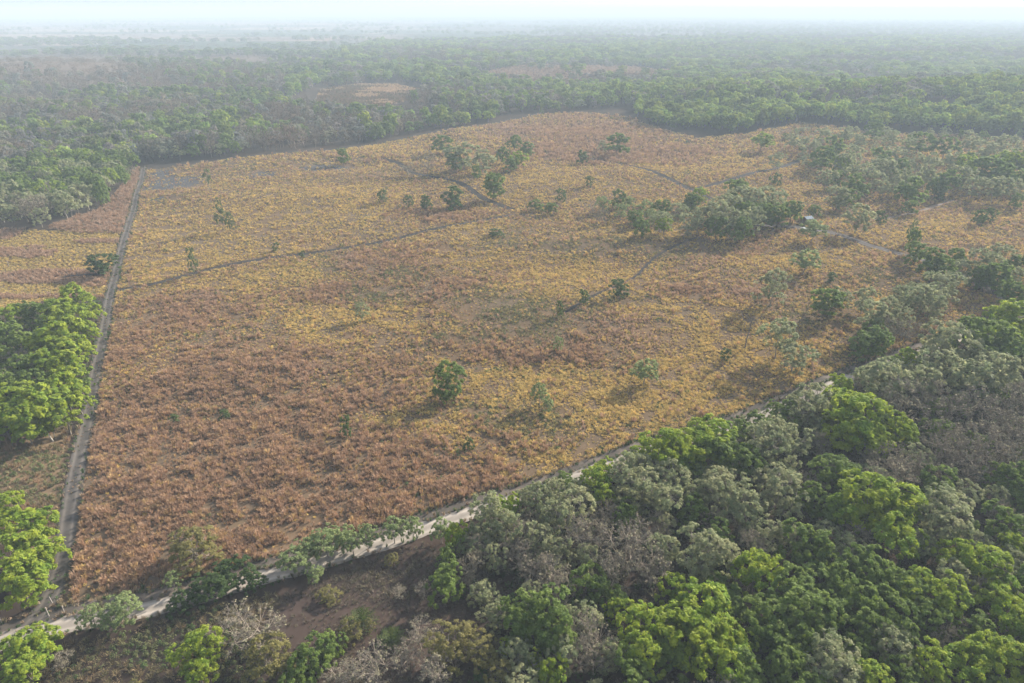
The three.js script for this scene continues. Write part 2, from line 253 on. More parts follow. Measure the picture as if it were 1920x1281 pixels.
const way = (name, P, off, half, look, lift, label, cat = 'track') => { const m = new THREE.Mesh(ribbon(P, off, half, look, lift), earth); m.castShadow = m.receiveShadow = true; tag(m, name, label, cat, null, 'structure'); };
way('verge', ROAD, -2.75, 1.1, (e, s, x, z) => tint(mix([.085, .072, .06], [.16, .13, .105], step(.35, .7, fbm(x / 2.4, z / 2.4))), grit(x, z)), .04, 'grey cleared strip of soil between the gravel road and the grass', 'verge');
way('gravel_road', ROAD, 0, 1.75, (e, s, x, z) => tint(mix([.26, .225, .19], [.45, .39, .33], clamp(wheels(e, .48) * .9 + .5 * (fbm(x / 3, z / 3) - .4))), grit(x, z)), .06, 'pale gravel road running diagonally between field and woods', 'road');
way('dirt_track', TRACK, .2, 1.55, (e, s, x, z) => tint(mix([.075, .067, .06], [.16, .138, .118], clamp(wheels(e, .5) + .6 * (fbm(x / 3, z / 3) - .5))), grit(x, z)), .05, 'grey rutted track along the straight edge of the grass field');
const soil = (e, s, x, z) => tint(mix([.035, .032, .029], [.055, .048, .042], wheels(e, .5)), grit(x, z));
way('dirt_track', FARBREAK, 0, 1.7, soil, .05, 'dark cleared strip along the far forest edge of the field');
way('dirt_track', CROSSING, 0, 1.35, soil, .05, 'narrow dark track crossing the grass from the sandy track');
way('dirt_track', BENT, 0, 1.7, soil, .055, 'narrow dark track bending past the grey thicket');
way('dirt_track', SHORT, 0, 1.7, soil, .05, 'short dark track in the far yellow grass');
way('dirt_track', STRAIGHT, 0, 1.7, soil, .055, 'straight narrow track running to the dome-shaped tree');
way('dirt_track', FARM, 0, 2.0, (e, s, x, z) => tint(mix([.08, .07, .063], [.14, .12, .105], wheels(e, .5)), grit(x, z)), .05, 'grey farm track with two ruts leading to the hut');
way('dirt_track', FAINT, 0, .6, soil, .05, 'faint path through the brown hollow');
way('dirt_track', SLOPE, 0, 1.0, (e, s, x, z) => tint([.17, .13, .1], grit(x, z)), .05, 'faint reddish path up the open dry slope');

{ const [x, z] = [-145.0, -208.8]; lines.push({ path: Array.from({ length: 15 }, (_, k) => [x - 7 + k, z + .5]), half: 1.5, box: [x - 7, x + 7, z, z + 1] }); }   // trodden ground round the fallen tree
// ---------------------------------------------------------------- trees
const leafMat = (r = .9, t = .58) => new THREE.MeshPhysicalMaterial({ vertexColors: true, roughness: r, transmission: t, thickness: 0, side: THREE.DoubleSide, specularIntensity: .25 });
const LEAF = leafMat(), TWIG = new THREE.MeshPhysicalMaterial({ vertexColors: true, roughness: 1, specularIntensity: .1, side: THREE.DoubleSide }), BARK = new THREE.MeshPhysicalMaterial({ vertexColors: true, roughness: 1, specularIntensity: .2 });
// leaf colours (linear), bark, how many lobes and clumps, leaves and twigs per clump, size of a leaf, spread of the crown
const SPECIES = {
  bright: { name: 'broadleaf_tree', look: 'bright yellow-green leafy tree', short: 'bright green tree', leaf: [.19, .3, .026], vary: [.39, .44, .035], bark: [.2, .17, .14], lobes: 9, clumps: 14, leaves: 66, twigs: 1, size: .27, base: .2 },
  green: { name: 'leafy_tree', look: 'mid green dense leafy tree', short: 'mid green tree', leaf: [.125, .2, .038], vary: [.22, .285, .05], bark: [.17, .145, .12], lobes: 9, clumps: 14, leaves: 66, twigs: 1, size: .27, base: .14 },
  green2: { name: 'leafy_tree', look: 'dark bushy tree', short: 'dark bushy tree', leaf: [.055, .105, .022], vary: [.09, .14, .03], bark: [.17, .145, .12], lobes: 8, clumps: 13, leaves: 60, twigs: 1, size: .28, base: .08 },
  grey: { name: 'grey_leaved_tree', look: 'pale grey-green small-leaved tree', short: 'grey-green tree', leaf: [.25, .3, .14], vary: [.4, .39, .2], bark: [.3, .27, .23], lobes: 9, clumps: 14, leaves: 46, twigs: 8, size: .23, base: .18 },
  bare: { name: 'leafless_tree', look: 'leafless grey-brown twiggy tree', short: 'leafless tree', leaf: [.22, .19, .12], vary: [.19, .18, .11], bark: [.3, .25, .195], lobes: 9, clumps: 15, leaves: 5, twigs: 26, size: .16, base: .2 },
  olive: { name: 'olive_brown_tree', look: 'sparse olive-brown tree', short: 'olive-brown tree', leaf: [.21, .2, .055], vary: [.29, .25, .08], bark: [.28, .24, .19], lobes: 10, clumps: 15, leaves: 50, twigs: 14, size: .22, base: .04 },
  feather: { name: 'feathery_tree', look: 'light feathery thin-stemmed tree', short: 'feathery tree', leaf: [.24, .31, .12], vary: [.34, .39, .15], bark: [.3, .26, .22], lobes: 9, clumps: 14, leaves: 54, twigs: 5, size: .23, base: .22 },
  slim: { name: 'slender_tree', look: 'slender upright tree', short: 'slender tree', leaf: [.12, .17, .06], vary: [.17, .2, .07], bark: [.25, .22, .18], lobes: 8, clumps: 9, leaves: 28, twigs: 3, size: .32, base: .2 },
  shrub: { name: 'shrub', look: 'low green shrub', short: 'shrub', leaf: [.09, .15, .035], vary: [.14, .19, .045], bark: [.18, .15, .12], lobes: 8, clumps: 11, leaves: 32, twigs: 3, size: .4, base: .02 },
};
// a tree 9 m tall with a crown 4 m in radius; fine = 1 near, smaller far off
function grow(sp, fine, only) {
  const S = SPECIES[sp], wood = new Bag(), crown = new Bag(), H = 9, R = 4, low = S.base * H, mid = (low + H) / 2, half = (H - low) / 2;
  const big = 1 / Math.sqrt(fine), lobes = [];
  for (let k = 0; k < S.lobes; k++) {
    const a = (k + rr(-.35, .35)) * 2.4, ring = k === 0 ? 0 : rr(.35, .68), up = k === 0 ? .55 : k < 4 ? rr(-.8, -.35) : rr(-.3, .6) * (1 - ring * .2);
    lobes.push({ c: [Math.cos(a) * ring * R, mid + up * half, Math.sin(a) * ring * R], r: R * rr(.36, .52), v: half * rr(.4, .54), hue: rnd() });
  }
  const lean = [rr(-.5, .5), rr(-.5, .5)], fork = [lean[0], low + half * .25, lean[1]];
  wood.tube([[0, -.25, 0], [lean[0] * .3, fork[1] * .45, lean[1] * .3], fork], [.24, .17, .13], fine > .6 ? 6 : 4, S.bark);
  for (const l of lobes) { const t = add(l.c, [0, -l.v * .2, 0]), m = mix(fork, t, .5); m[1] -= .25; wood.tube([fork, m, t], [.1, .07, .03], fine > .6 ? 4 : 3, S.bark); }
  for (const l of lobes) {
    const nc = Math.max(4, Math.round(S.clumps * (fine < .4 ? .7 : 1)));
    for (let c = 0; c < nc; c++) {
      const d = ball(); if (d[1] < -.35) d[1] *= -.6;
      const q = [l.c[0] + d[0] * l.r, l.c[1] + d[1] * l.v, l.c[2] + d[2] * l.r];
      if (q[1] < low * .75) q[1] = low * .75 + rr(0, .5);
      if (lobes.some((o) => o !== l && ((q[0] - o.c[0]) / o.r) ** 2 + ((q[1] - o.c[1]) / o.v) ** 2 + ((q[2] - o.c[2]) / o.r) ** 2 < .5)) continue;
      if (fine > .6 && S.twigs > 4) { const o = add(l.c, [0, -l.v * .2, 0]), h = mix(o, q, .55); h[1] -= .12; wood.tube([o, h, add(q, d, .45)], [.035, .024, .01], 3, S.bark); }
      const cr = rr(.45, 1.0), hue = clamp(l.hue * .5 + rr(0, .6)), nl = Math.round(S.leaves * fine * (fine < .4 ? 1.35 : 1)), nt = Math.round(S.twigs * fine * (fine < .4 ? 1.3 : 1));
      for (let k = 0; k < nl; k++) {
        const e = ball(), dir = nrm(add(add(d, e, .9), [0, .35, 0])), p = add(q, [dir[0] * cr, dir[1] * cr * .8, dir[2] * cr], rr(.35, 1.1));
        const n = nrm(add(add(dir, [0, .45, 0]), ball(), .75)), u = nrm(cross(n, ball())), v = cross(n, u), s = S.size * big * rr(.5, 1.45);
        const col = tint(mix(S.leaf, S.vary, clamp(hue + rr(-.3, .3))), rr(.8, 1.2));
        crown.tri(add(p, u, -s), add(add(p, u, s * .35), v, -s * .62), add(add(p, u, s * .8), v, s * .6), col);
      }
      for (let k = 0; k < nt; k++) {
        const dir = nrm(add(add(d, ball(), .85), [0, .3, 0])), len = rr(.5, 1.25) * Math.sqrt(big), o = add(q, dir, -.35), w = nrm(cross(dir, ball())), th = .017 * big * rr(.6, 1.4);
        crown.tri(add(o, w, th), add(o, w, -th), add(o, dir, len), tint(S.bark, rr(.8, 1.15)));
      }
    }
  }
  return only ? mergeGeometries([wood.geo(), crown.geo()]) : { wood: wood.geo(), crown: crown.geo() };
}
const models = {};
function model(sp, fine) {
  const key = sp + fine;
  models[key] ??= Array.from({ length: fine > .6 ? 4 : 3 }, () => {
    const g = grow(sp, fine), t = new THREE.Group();
    part('trunk', g.wood, BARK, t); part('crown', g.crown, sp === 'bare' ? TWIG : LEAF, t); return t;
  });
  return models[key][Math.floor(rnd() * models[key].length)];
}
const planted = [];
function plant(sp, x, z, h, r, label, group) {
  const S = SPECIES[sp], d = Math.hypot(x, z), fine = d < 138 ? 1 : d < 330 ? .5 : .25, t = model(sp, fine).clone();
  t.position.set(x, height(x, z), z); t.rotation.y = rnd() * 6.283;
  const k = r / 4 * rr(.96, 1.1); t.scale.set(k * rr(.92, 1.08), h / 9, k * rr(.92, 1.08));
  planted.push([x, z, r]);
  return tag(t, S.name, label, sp === 'shrub' ? 'shrub' : 'tree', group);
}
const beside = (list, k) => { let best = null, at = 1e9; list.forEach(([sp, x, z], n) => { const d = (x - list[k][1]) ** 2 + (z - list[k][2]) ** 2; if (n !== k && d < at) { at = d; best = sp; } }); return SPECIES[best].short; };
const sized = (r, w) => r > w * 1.2 ? 'broad ' : r < w * .75 ? 'small ' : '';
const room = (x, z, r) => planted.every(([a, b, q]) => (a - x) ** 2 + (b - z) ** 2 > (r + q * .62) ** 2);
const stand = (list, place, group) => { const w = list.reduce((s, t) => s + t[4], 0) / list.length; list.forEach(([sp, x, z, h, r], k) => plant(sp, x, z, h, r, sized(r, w) + SPECIES[sp].look + ' by a ' + beside(list, k) + ' ' + place, group)); };

for (const [sp, x, z, h, r, label] of [
  ['green', -14.5, -130.1, 9.2, 3.4, 'round dense green tree standing alone in the dry grass, trunk hidden by its crown'],
  ['green', -14.9, -128.2, 4.5, 2.0, 'low leafy growth at the foot of the round dense green tree'],
  ['feather', 31.6, -137.3, 6.4, 3.2, 'small light green round tree alone in yellow grass near the gravel road'],
  ['feather', 6.2, -126.9, 5.8, 2.1, 'sparse grey-green tree leaning over a smaller companion in the grass'],
  ['feather', 7.9, -124.0, 3.8, 1.5, 'smaller companion sapling under the leaning grey-green tree'],
  ['grey', -42.7, -171.8, 5.4, 2.3, 'small grey-green umbrella tree on a thin stem in mid field'],
  ['shrub', -34.4, -114.0, 5.5, 1.2, 'dark green upright bush beside the long shadow in the field'],
  ['feather', 12.0, -153.1, 4.3, 1.2, 'tiny sparse tree in the reddish dip of the field'],
  ['slim', -106.0, -206.9, 10.5, 1.8, 'slim upright green tree next to the track crossing the grass'],
  ['slim', -116.2, -258.3, 13.5, 2.3, 'tall sparse poplar-like tree in the grass near the far forest'],
  ['slim', -113.0, -257.2, 8.7, 1.9, 'thin leaning sapling beside the tall poplar-like tree'],
  ['slim', -148.3, -323.1, 11.3, 2.3, 'small thin tree by the dark burnt patch'],
  ['green', -97.8, -389.8, 9.7, 3.8, 'dark green tree at the far field edge before the forest'],
  ['green', -8.7, -309.4, 12.3, 5.7, 'dense dark green tree in the middle of the far field cluster'],
  ['green', -18.3, -340.8, 7.5, 2.7, 'narrow green tree beside the dense dark green tree'],
  ['shrub', -26.7, -293.9, 10.5, 4.8, 'broad green bush above the narrow dark track'],
  ['shrub', -59.5, -301.3, 6.3, 2.4, 'small round green bush alone in yellow grass, far field'],
  ['shrub', -46.8, -294.9, 5.8, 2.2, 'small green bush at the start of a row of three'],
  ['shrub', -38.7, -291.1, 7.0, 2.8, 'flat green bush in the middle of the row of three'],
  ['grey', -15.6, -357.8, 12.3, 6.5, 'olive-grey bush behind the dense dark green tree'],
  ['grey', -26.2, -368.4, 13.5, 8.7, 'wide grey thicket of twigs in the far field cluster'],
  ['bare', -45.3, -357.2, 13.5, 8.2, 'bare brown-grey thicket beside the bent dark track'],
  ['bare', -55.9, -359.9, 7.1, 5.7, 'low bare thicket at the bend of the dark track'],
  ['green', -31.1, -366.1, 9.6, 4.9, 'green bush inside the grey thicket of the far field'],
  ['green', -42.1, -413.1, 10.8, 6.5, 'dark bush behind the grey thicket by the far edge'],
  ['green', 1.7, -426.3, 9.1, 5.3, 'flat-topped dark green tree behind the far field cluster'],
  ['green', 8.6, -404.2, 8.8, 4.5, 'round dark green tree beside the flat-topped one'],
  ['green', -5.1, -381.3, 9.5, 4.2, 'dark ragged tree in front of the flat-topped one'],
  ['bright', 3.5, -366.1, 9.6, 4.9, 'yellow-green bush in the far field cluster'],
  ['green', -0.6, -358.4, 7.2, 4.0, 'low green bush in front of the yellow-green bush'],
  ['green', 64.5, -416.1, 13.5, 7.2, 'big round green tree alone in the far pinkish grass'],
  ['grey', 57.1, -427.9, 7.1, 3.4, 'thin pale tree touching the big round far tree'],
  ['shrub', 40.7, -386.4, 7.4, 3.1, 'small green bush at the end of the short dark track'],
  ['shrub', 38.5, -330.3, 5.3, 1.9, 'lone little dark bush in the far yellow grass'],
  ['shrub', 47.5, -291.8, 8.3, 3.6, 'rounded pale green bush among dry grass mid field'],
  ['green', 16.8, -284.8, 5.1, 3.0, 'dark spreading tree near the meeting of two tracks'],
  ['green', 10.7, -290.0, 5.1, 3.1, 'lighter spreading tree next to the dark spreading one'],
  ['shrub', 22.7, -304.8, 6.1, 3.2, 'small grey-green bush behind the spreading trees'],
  ['bare', 35.5, -267.8, 7.4, 4.2, 'bare pale grey tree with reddish grass beside it'],
  ['shrub', -6.4, -248.4, 3.3, 2.7, 'low dark weed clump alone below the crossing track'],
  ['shrub', -87.4, -234.2, 3.6, 1.4, 'tiny dark green bush just above the crossing track'],
  ['shrub', -75.5, -226.7, 3.1, 1.3, 'tiny dark green bush sitting on the crossing track'],
  ['shrub', 13.7, -173.4, 5.1, 1.2, 'small bright green plant in the brown hollow'],
  ['shrub', 21.5, -182.7, 4.6, 1.8, 'dark green bush along the faint track in the hollow'],
  ['shrub', 32.8, -189.0, 5.5, 2.8, 'long low green bush along the faint track in the hollow'],
  ['shrub', -62.5, -121.2, 2.6, 1.3, 'small dark green weed in the reddish grass'],
  ['shrub', -72.6, -119.3, 2.4, 1.1, 'small green weed by the reddish grass near the sandy track'],
  ['shrub', -8.8, -110.2, 3.2, 1.1, 'small pale green weed near the foreground grass edge'],
  ['olive', -50.9, -79.5, 6.1, 4.1, 'round yellowish olive shrub at the corner of the brown field'],
  ['grey', 76.9, -181.0, 10.7, 4.9, 'grey-green tree with loose crown in open grass'],
  ['green', 89.8, -172.8, 8.2, 4.7, 'dense dark green bushy tree between grey ones'],
  ['grey', 97.4, -180.5, 5.5, 2.8, 'grey companion crown behind the dense dark bushy tree'],
  ['grey', 67.1, -148.6, 10.6, 4.8, 'tall grey-green tree with two tiers near the gravel road'],
  ['grey', 68.8, -142.2, 7.2, 4.0, 'lower grey-green tree in front of the tall two-tier tree'],
  ['shrub', 54.1, -148.5, 3.8, 1.2, 'faint grey-green sapling in bright yellow grass'],
  ['grey', 96.7, -160.5, 10.5, 5.1, 'pale grey tree beside the scrub belt near the road'],
  ['green', 89.8, -149.4, 6.8, 4.1, 'dark shaded bush at the road edge under the pale grey tree'],
  ['feather', 97.0, -207.2, 8.2, 4.8, 'soft grey-green bush in the grass below the hut'],
  ['shrub', 103.9, -201.1, 3.5, 1.7, 'small blue-green bush in patchy yellow grass'],
  ['green', 144.2, -227.9, 9.8, 2.3, 'dark upright tree beside the grey farm track'],
  ['slim', 150.9, -241.3, 9.6, 1.8, 'narrow tall tree behind the dark upright tree'],
  ['feather', 114.2, -242.9, 8.1, 4.7, 'light green tree shading the small white shelter'],
  ['green', 127.8, -274.9, 5.7, 2.9, 'small dark green tree just behind the hut'],
  ['green', 115.3, -267.3, 9.1, 4.6, 'dark green tree beside the hut'],
  ['grey', 135.5, -252.8, 11.5, 6.0, 'broad grey-green tree at the top of the grey farm track'],
  ['shrub', 153.5, -269.3, 5.3, 2.7, 'small dark bush next to the broad grey-green tree'],
  ['shrub', 203.6, -313.0, 6.9, 2.8, 'dark round bush alone at the edge of the dry grass'],
  ['shrub', 194.2, -268.7, 6.3, 2.4, 'dark bush, one of two on the open dry slope'],
  ['shrub', 202.7, -274.3, 6.0, 2.3, 'second dark bush on the open dry slope'],
  ['green', 226.9, -293.6, 7.5, 2.4, 'dark narrow bush at the edge of the open dry slope'],
  ['green', 175.2, -286.9, 6.5, 3.5, 'dark bush where the faint track meets the slope'],
  ['green', 169.9, -367.0, 13.5, 6.4, 'large dome-shaped green tree at the corner of the yellow grass'],
  ['grey', 167.9, -374.9, 8.7, 5.1, 'pale crown leaning on the large dome-shaped tree'],
  ['green', 190.7, -400.1, 13.5, 6.6, 'second dome-shaped green tree behind the large one'],
  ['bright', 156.5, -425.5, 11.4, 6.0, 'pale yellow-green tree by the far forest edge'],
  ['grey', 148.3, -374.3, 8.8, 4.5, 'grey tree at the end of the straight far track'],
  ['shrub', 133.4, -335.8, 6.3, 2.4, 'dark little bush below the straight far track'],
  ['green2', -138.4, -210.7, 6.8, 4.5, 'dark leafy bush beside the fallen branches at the track'],
  ['slim', 23.4, -555.4, 13.5, 2.1, 'single tall thin tree at the far corner of the field'],
]) plant(sp, x, z, h, r, label);
stand([
  ['bright', -77.2, -79.9, 9.5, 4.2], ['bright', -74.9, -74.0, 9.8, 4.4], ['bright', -72.9, -76.3, 7.0, 3.3], ['bright', -71.7, -70.4, 7.9, 3.9], ['bright', -84.1, -86.2, 7.5, 3.1], ['bright', -64.4, -60.5, 6.2, 3.0],
  ['bright', -66.2, -59.4, 5.9, 2.8], ['bright', -64.7, -63.1, 4.2, 1.8], ['bright', -62.9, -56.9, 5.4, 2.7],
], 'at the track mouth', 'trees at the corner of track and road');
stand([
  ['bright', 60.8, -86.6, 11.5, 5.3], ['bright', 57.6, -87.0, 8.3, 3.6], ['bright', 65.5, -87.0, 8.3, 3.6], ['bright', 61.1, -80.5, 9.1, 4.0], ['bright', 72.0, -73.1, 8.3, 3.6], ['bright', 69.1, -76.0, 8.1, 3.5],
  ['bright', 36.5, -73.1, 8.3, 3.6], ['bright', 26.3, -64.2, 9.8, 4.4], ['bright', 24.2, -61.2, 8.9, 3.9], ['bright', 29.2, -61.0, 7.6, 3.2], ['bright', 26.5, -57.9, 8.1, 3.4], ['bright', 17.6, -64.1, 7.5, 3.1],
  ['bright', 17.1, -59.0, 7.5, 3.1], ['bright', 70.0, -119.2, 9.0, 4.0], ['bright', 69.4, -109.9, 13.4, 6.3], ['bright', 66.7, -109.8, 9.5, 4.2], ['bright', 78.2, -111.0, 8.1, 3.5], ['bright', 71.3, -107.9, 8.5, 3.7],
  ['bright', 29.1, -102.2, 10.0, 4.5], ['bright', 38.4, -106.7, 9.8, 4.4], ['bright', 35.6, -103.7, 9.2, 4.1], ['bright', 31.7, -102.0, 8.2, 3.5], ['bright', 15.1, -95.3, 6.6, 2.6], ['bright', 16.2, -91.9, 5.7, 2.1],
  ['bright', -9.3, -82.2, 5.8, 2.2], ['bright', 133.7, -159.2, 11.5, 5.3], ['bright', 128.4, -158.5, 9.5, 4.2], ['bright', 125.0, -146.6, 10.2, 4.6], ['bright', 62.2, -68.3, 7.4, 3.1], ['bright', 60.7, -71.6, 6.2, 2.4],
  ['bright', 54.1, -57.7, 6.6, 2.6], ['bright', 62.9, -59.7, 6.9, 2.8], ['bright', 59.6, -58.1, 6.9, 2.8], ['bright', 64.7, -58.5, 6.9, 2.8], ['bright', 69.6, -66.6, 7.6, 3.2], ['bright', 70.0, -63.7, 6.5, 2.6],
  ['bright', 45.4, -55.8, 6.2, 2.4], ['bright', 74.2, -129.2, 6.5, 2.5], ['bright', 96.3, -141.6, 6.3, 2.5], ['bright', 24.1, -70.8, 5.8, 2.2], ['bright', 22.3, -64.9, 5.9, 2.2], ['bright', 14.8, -67.8, 4.7, 1.5],
  ['bright', 5.0, -57.0, 5.6, 2.1], ['bright', 57.7, -70.0, 6.1, 2.3], ['bright', 38.9, -61.5, 5.8, 2.2], ['bright', 79.8, -78.7, 6.4, 2.5], ['green', 80.3, -83.4, 7.8, 3.3], ['green', 46.3, -78.6, 7.9, 3.4],
  ['green', 48.7, -77.2, 6.4, 2.5], ['green', 52.0, -75.3, 7.0, 2.9], ['green', 54.2, -71.8, 8.2, 3.5], ['green', 48.1, -69.8, 7.5, 3.1], ['green', 57.7, -70.4, 6.5, 2.5], ['green', 40.5, -70.2, 7.5, 3.1],
  ['green', 39.0, -64.2, 9.1, 4.0], ['green', 43.3, -65.6, 7.2, 3.0], ['green', 35.1, -60.8, 7.3, 3.0], ['green', 40.0, -62.1, 7.1, 2.9], ['green', 49.7, -66.4, 7.9, 3.4], ['green', 53.3, -65.5, 6.6, 2.6],
  ['green', 48.0, -63.0, 7.1, 2.9], ['green', 35.5, -64.7, 7.2, 3.0], ['green', 39.1, -101.7, 8.6, 3.8], ['green', 43.8, -100.4, 8.1, 3.5], ['green', 57.9, -117.6, 7.4, 3.1], ['green', 47.0, -112.2, 6.0, 2.3],
  ['green', 115.5, -143.8, 12.5, 5.8], ['green', 118.5, -153.9, 9.3, 4.1], ['green', 89.8, -96.6, 7.5, 3.1], ['green', 77.0, -95.1, 7.5, 3.1], ['green', 58.0, -96.0, 8.4, 3.6], ['green', 52.0, -90.8, 6.9, 2.8],
  ['green', 61.3, -95.0, 7.0, 2.9], ['green', -10.0, -71.6, 6.6, 2.6], ['green', -10.3, -77.5, 5.1, 1.8], ['green', 91.1, -120.2, 6.0, 2.3], ['green', 11.3, -71.9, 6.2, 2.4], ['green', 4.4, -64.5, 8.5, 3.7],
  ['green', 1.8, -64.1, 6.5, 2.6], ['green', 6.1, -62.1, 7.1, 2.9], ['green', 0.2, -67.2, 5.2, 1.8], ['green', 15.6, -55.9, 6.8, 2.7], ['green', 21.1, -59.2, 6.3, 2.5], ['green', 53.2, -61.6, 6.4, 2.5],
  ['green', 35.8, -57.4, 6.8, 2.8], ['green', 29.8, -55.9, 6.8, 2.7], ['green', 30.7, -87.0, 6.4, 2.5], ['green', 119.5, -141.2, 10.0, 4.5], ['green', 54.3, -87.3, 6.0, 2.3], ['green', 77.1, -70.2, 7.5, 3.1],
  ['green', 93.3, -94.4, 7.9, 3.3], ['green', 69.1, -57.1, 7.4, 3.1], ['green', 50.3, -57.1, 5.6, 2.1], ['grey', -3.8, -85.4, 8.6, 3.8], ['grey', -1.3, -83.1, 7.4, 3.1], ['grey', 4.4, -90.6, 6.9, 2.8],
  ['grey', 8.4, -91.7, 6.5, 2.6], ['grey', 9.7, -85.2, 9.0, 4.0], ['grey', 22.8, -90.9, 9.8, 4.4], ['grey', 25.4, -88.3, 8.4, 3.6], ['grey', 28.4, -95.1, 7.9, 3.4], ['grey', 23.4, -97.7, 7.6, 3.2],
  ['grey', 20.1, -95.0, 7.0, 2.9], ['grey', 36.8, -89.2, 8.8, 3.9], ['grey', 39.1, -87.0, 8.3, 3.6], ['grey', 35.6, -92.2, 7.8, 3.3], ['grey', 46.9, -92.9, 9.0, 4.0], ['grey', 46.8, -89.5, 7.6, 3.2],
  ['grey', 29.7, -77.0, 8.5, 3.7], ['grey', 31.7, -76.2, 7.1, 2.9], ['grey', 28.3, -74.1, 7.0, 2.8], ['grey', 52.0, -108.0, 9.4, 4.2], ['grey', 47.7, -103.8, 10.1, 4.6], ['grey', 53.9, -106.2, 8.4, 3.6],
  ['grey', 64.6, -119.4, 10.5, 4.8], ['grey', 60.7, -117.2, 8.9, 3.9], ['grey', 83.6, -127.4, 11.5, 5.3], ['grey', 80.0, -126.1, 9.8, 4.4], ['grey', 105.3, -141.9, 12.4, 5.8], ['grey', 99.3, -133.8, 10.2, 4.6],
  ['grey', 102.9, -128.1, 11.5, 5.3], ['grey', 111.6, -131.5, 10.6, 4.9], ['grey', 50.5, -60.1, 6.7, 2.7], ['grey', 71.6, -84.9, 9.4, 4.2], ['grey', 69.4, -82.6, 8.1, 3.5], ['grey', 40.8, -57.0, 8.0, 3.4],
  ['grey', 42.9, -56.1, 6.2, 2.4], ['grey', 11.4, -77.3, 6.0, 2.3], ['grey', 31.6, -90.6, 6.1, 2.3], ['grey', 6.9, -59.9, 6.3, 2.5], ['grey', 24.4, -78.3, 6.4, 2.5], ['grey', 3.4, -80.2, 7.2, 3.0],
  ['grey', 67.1, -117.1, 6.9, 2.8], ['grey', 65.9, -72.1, 6.9, 2.8], ['grey', 110.9, -137.3, 8.7, 3.8], ['grey', 92.8, -127.8, 9.4, 4.2], ['grey', 73.4, -72.5, 6.2, 2.4], ['bare', 10.8, -81.8, 8.4, 3.7],
  ['bare', 1.1, -81.1, 7.6, 3.2], ['bare', 5.1, -73.5, 7.6, 3.2], ['bare', 2.1, -76.6, 7.4, 3.1], ['bare', 17.6, -77.6, 9.3, 4.1], ['bare', 21.3, -74.6, 8.0, 3.4], ['bare', 15.3, -74.2, 7.7, 3.2],
  ['bare', 20.8, -82.5, 7.3, 3.0], ['bare', 13.8, -81.8, 6.6, 2.6], ['bare', -6.3, -75.5, 5.6, 2.1], ['bare', 10.6, -62.1, 7.7, 3.2], ['bare', 9.9, -59.6, 6.3, 2.5], ['bare', 82.7, -119.0, 11.5, 5.3],
  ['bare', 90.0, -122.9, 9.7, 4.3], ['bare', 91.6, -118.5, 9.9, 4.5], ['bare', 85.8, -108.5, 9.4, 4.2], ['bare', 86.5, -105.3, 8.3, 3.6], ['bare', 91.1, -105.5, 10.2, 4.6], ['bare', 102.7, -113.0, 8.7, 3.8],
  ['bare', 98.4, -119.9, 10.0, 4.5], ['bare', 106.0, -119.9, 10.0, 4.5], ['bare', 81.6, -104.1, 8.7, 3.8], ['bare', 90.9, -101.3, 9.1, 4.0], ['bare', 85.1, -99.6, 8.1, 3.5], ['bare', 67.9, -94.9, 9.1, 4.0],
  ['bare', 47.3, -83.6, 5.0, 1.7], ['bare', 38.7, -80.4, 6.1, 2.4], ['bare', 38.4, -84.0, 5.1, 1.8], ['bare', 75.3, -98.9, 8.1, 3.4], ['bare', 94.9, -101.3, 9.1, 4.0], ['bare', 59.1, -62.6, 5.2, 1.8],
  ['bare', 80.7, -121.2, 8.0, 3.4], ['bare', 98.4, -114.3, 8.7, 3.8], ['bare', 98.0, -107.0, 8.4, 3.6], ['bare', 111.6, -122.3, 9.1, 4.0], ['bare', 16.2, -86.8, 6.7, 2.7], ['bare', -5.1, -79.9, 5.8, 2.1],
  ['bare', 62.4, -64.5, 5.0, 1.7], ['bare', 24.8, -84.7, 5.9, 2.2], ['bare', 72.5, -102.0, 8.2, 3.5], ['bare', 103.8, -109.8, 9.5, 4.2],
], 'in the roadside wood', 'trees of the dense wood beside the gravel road');
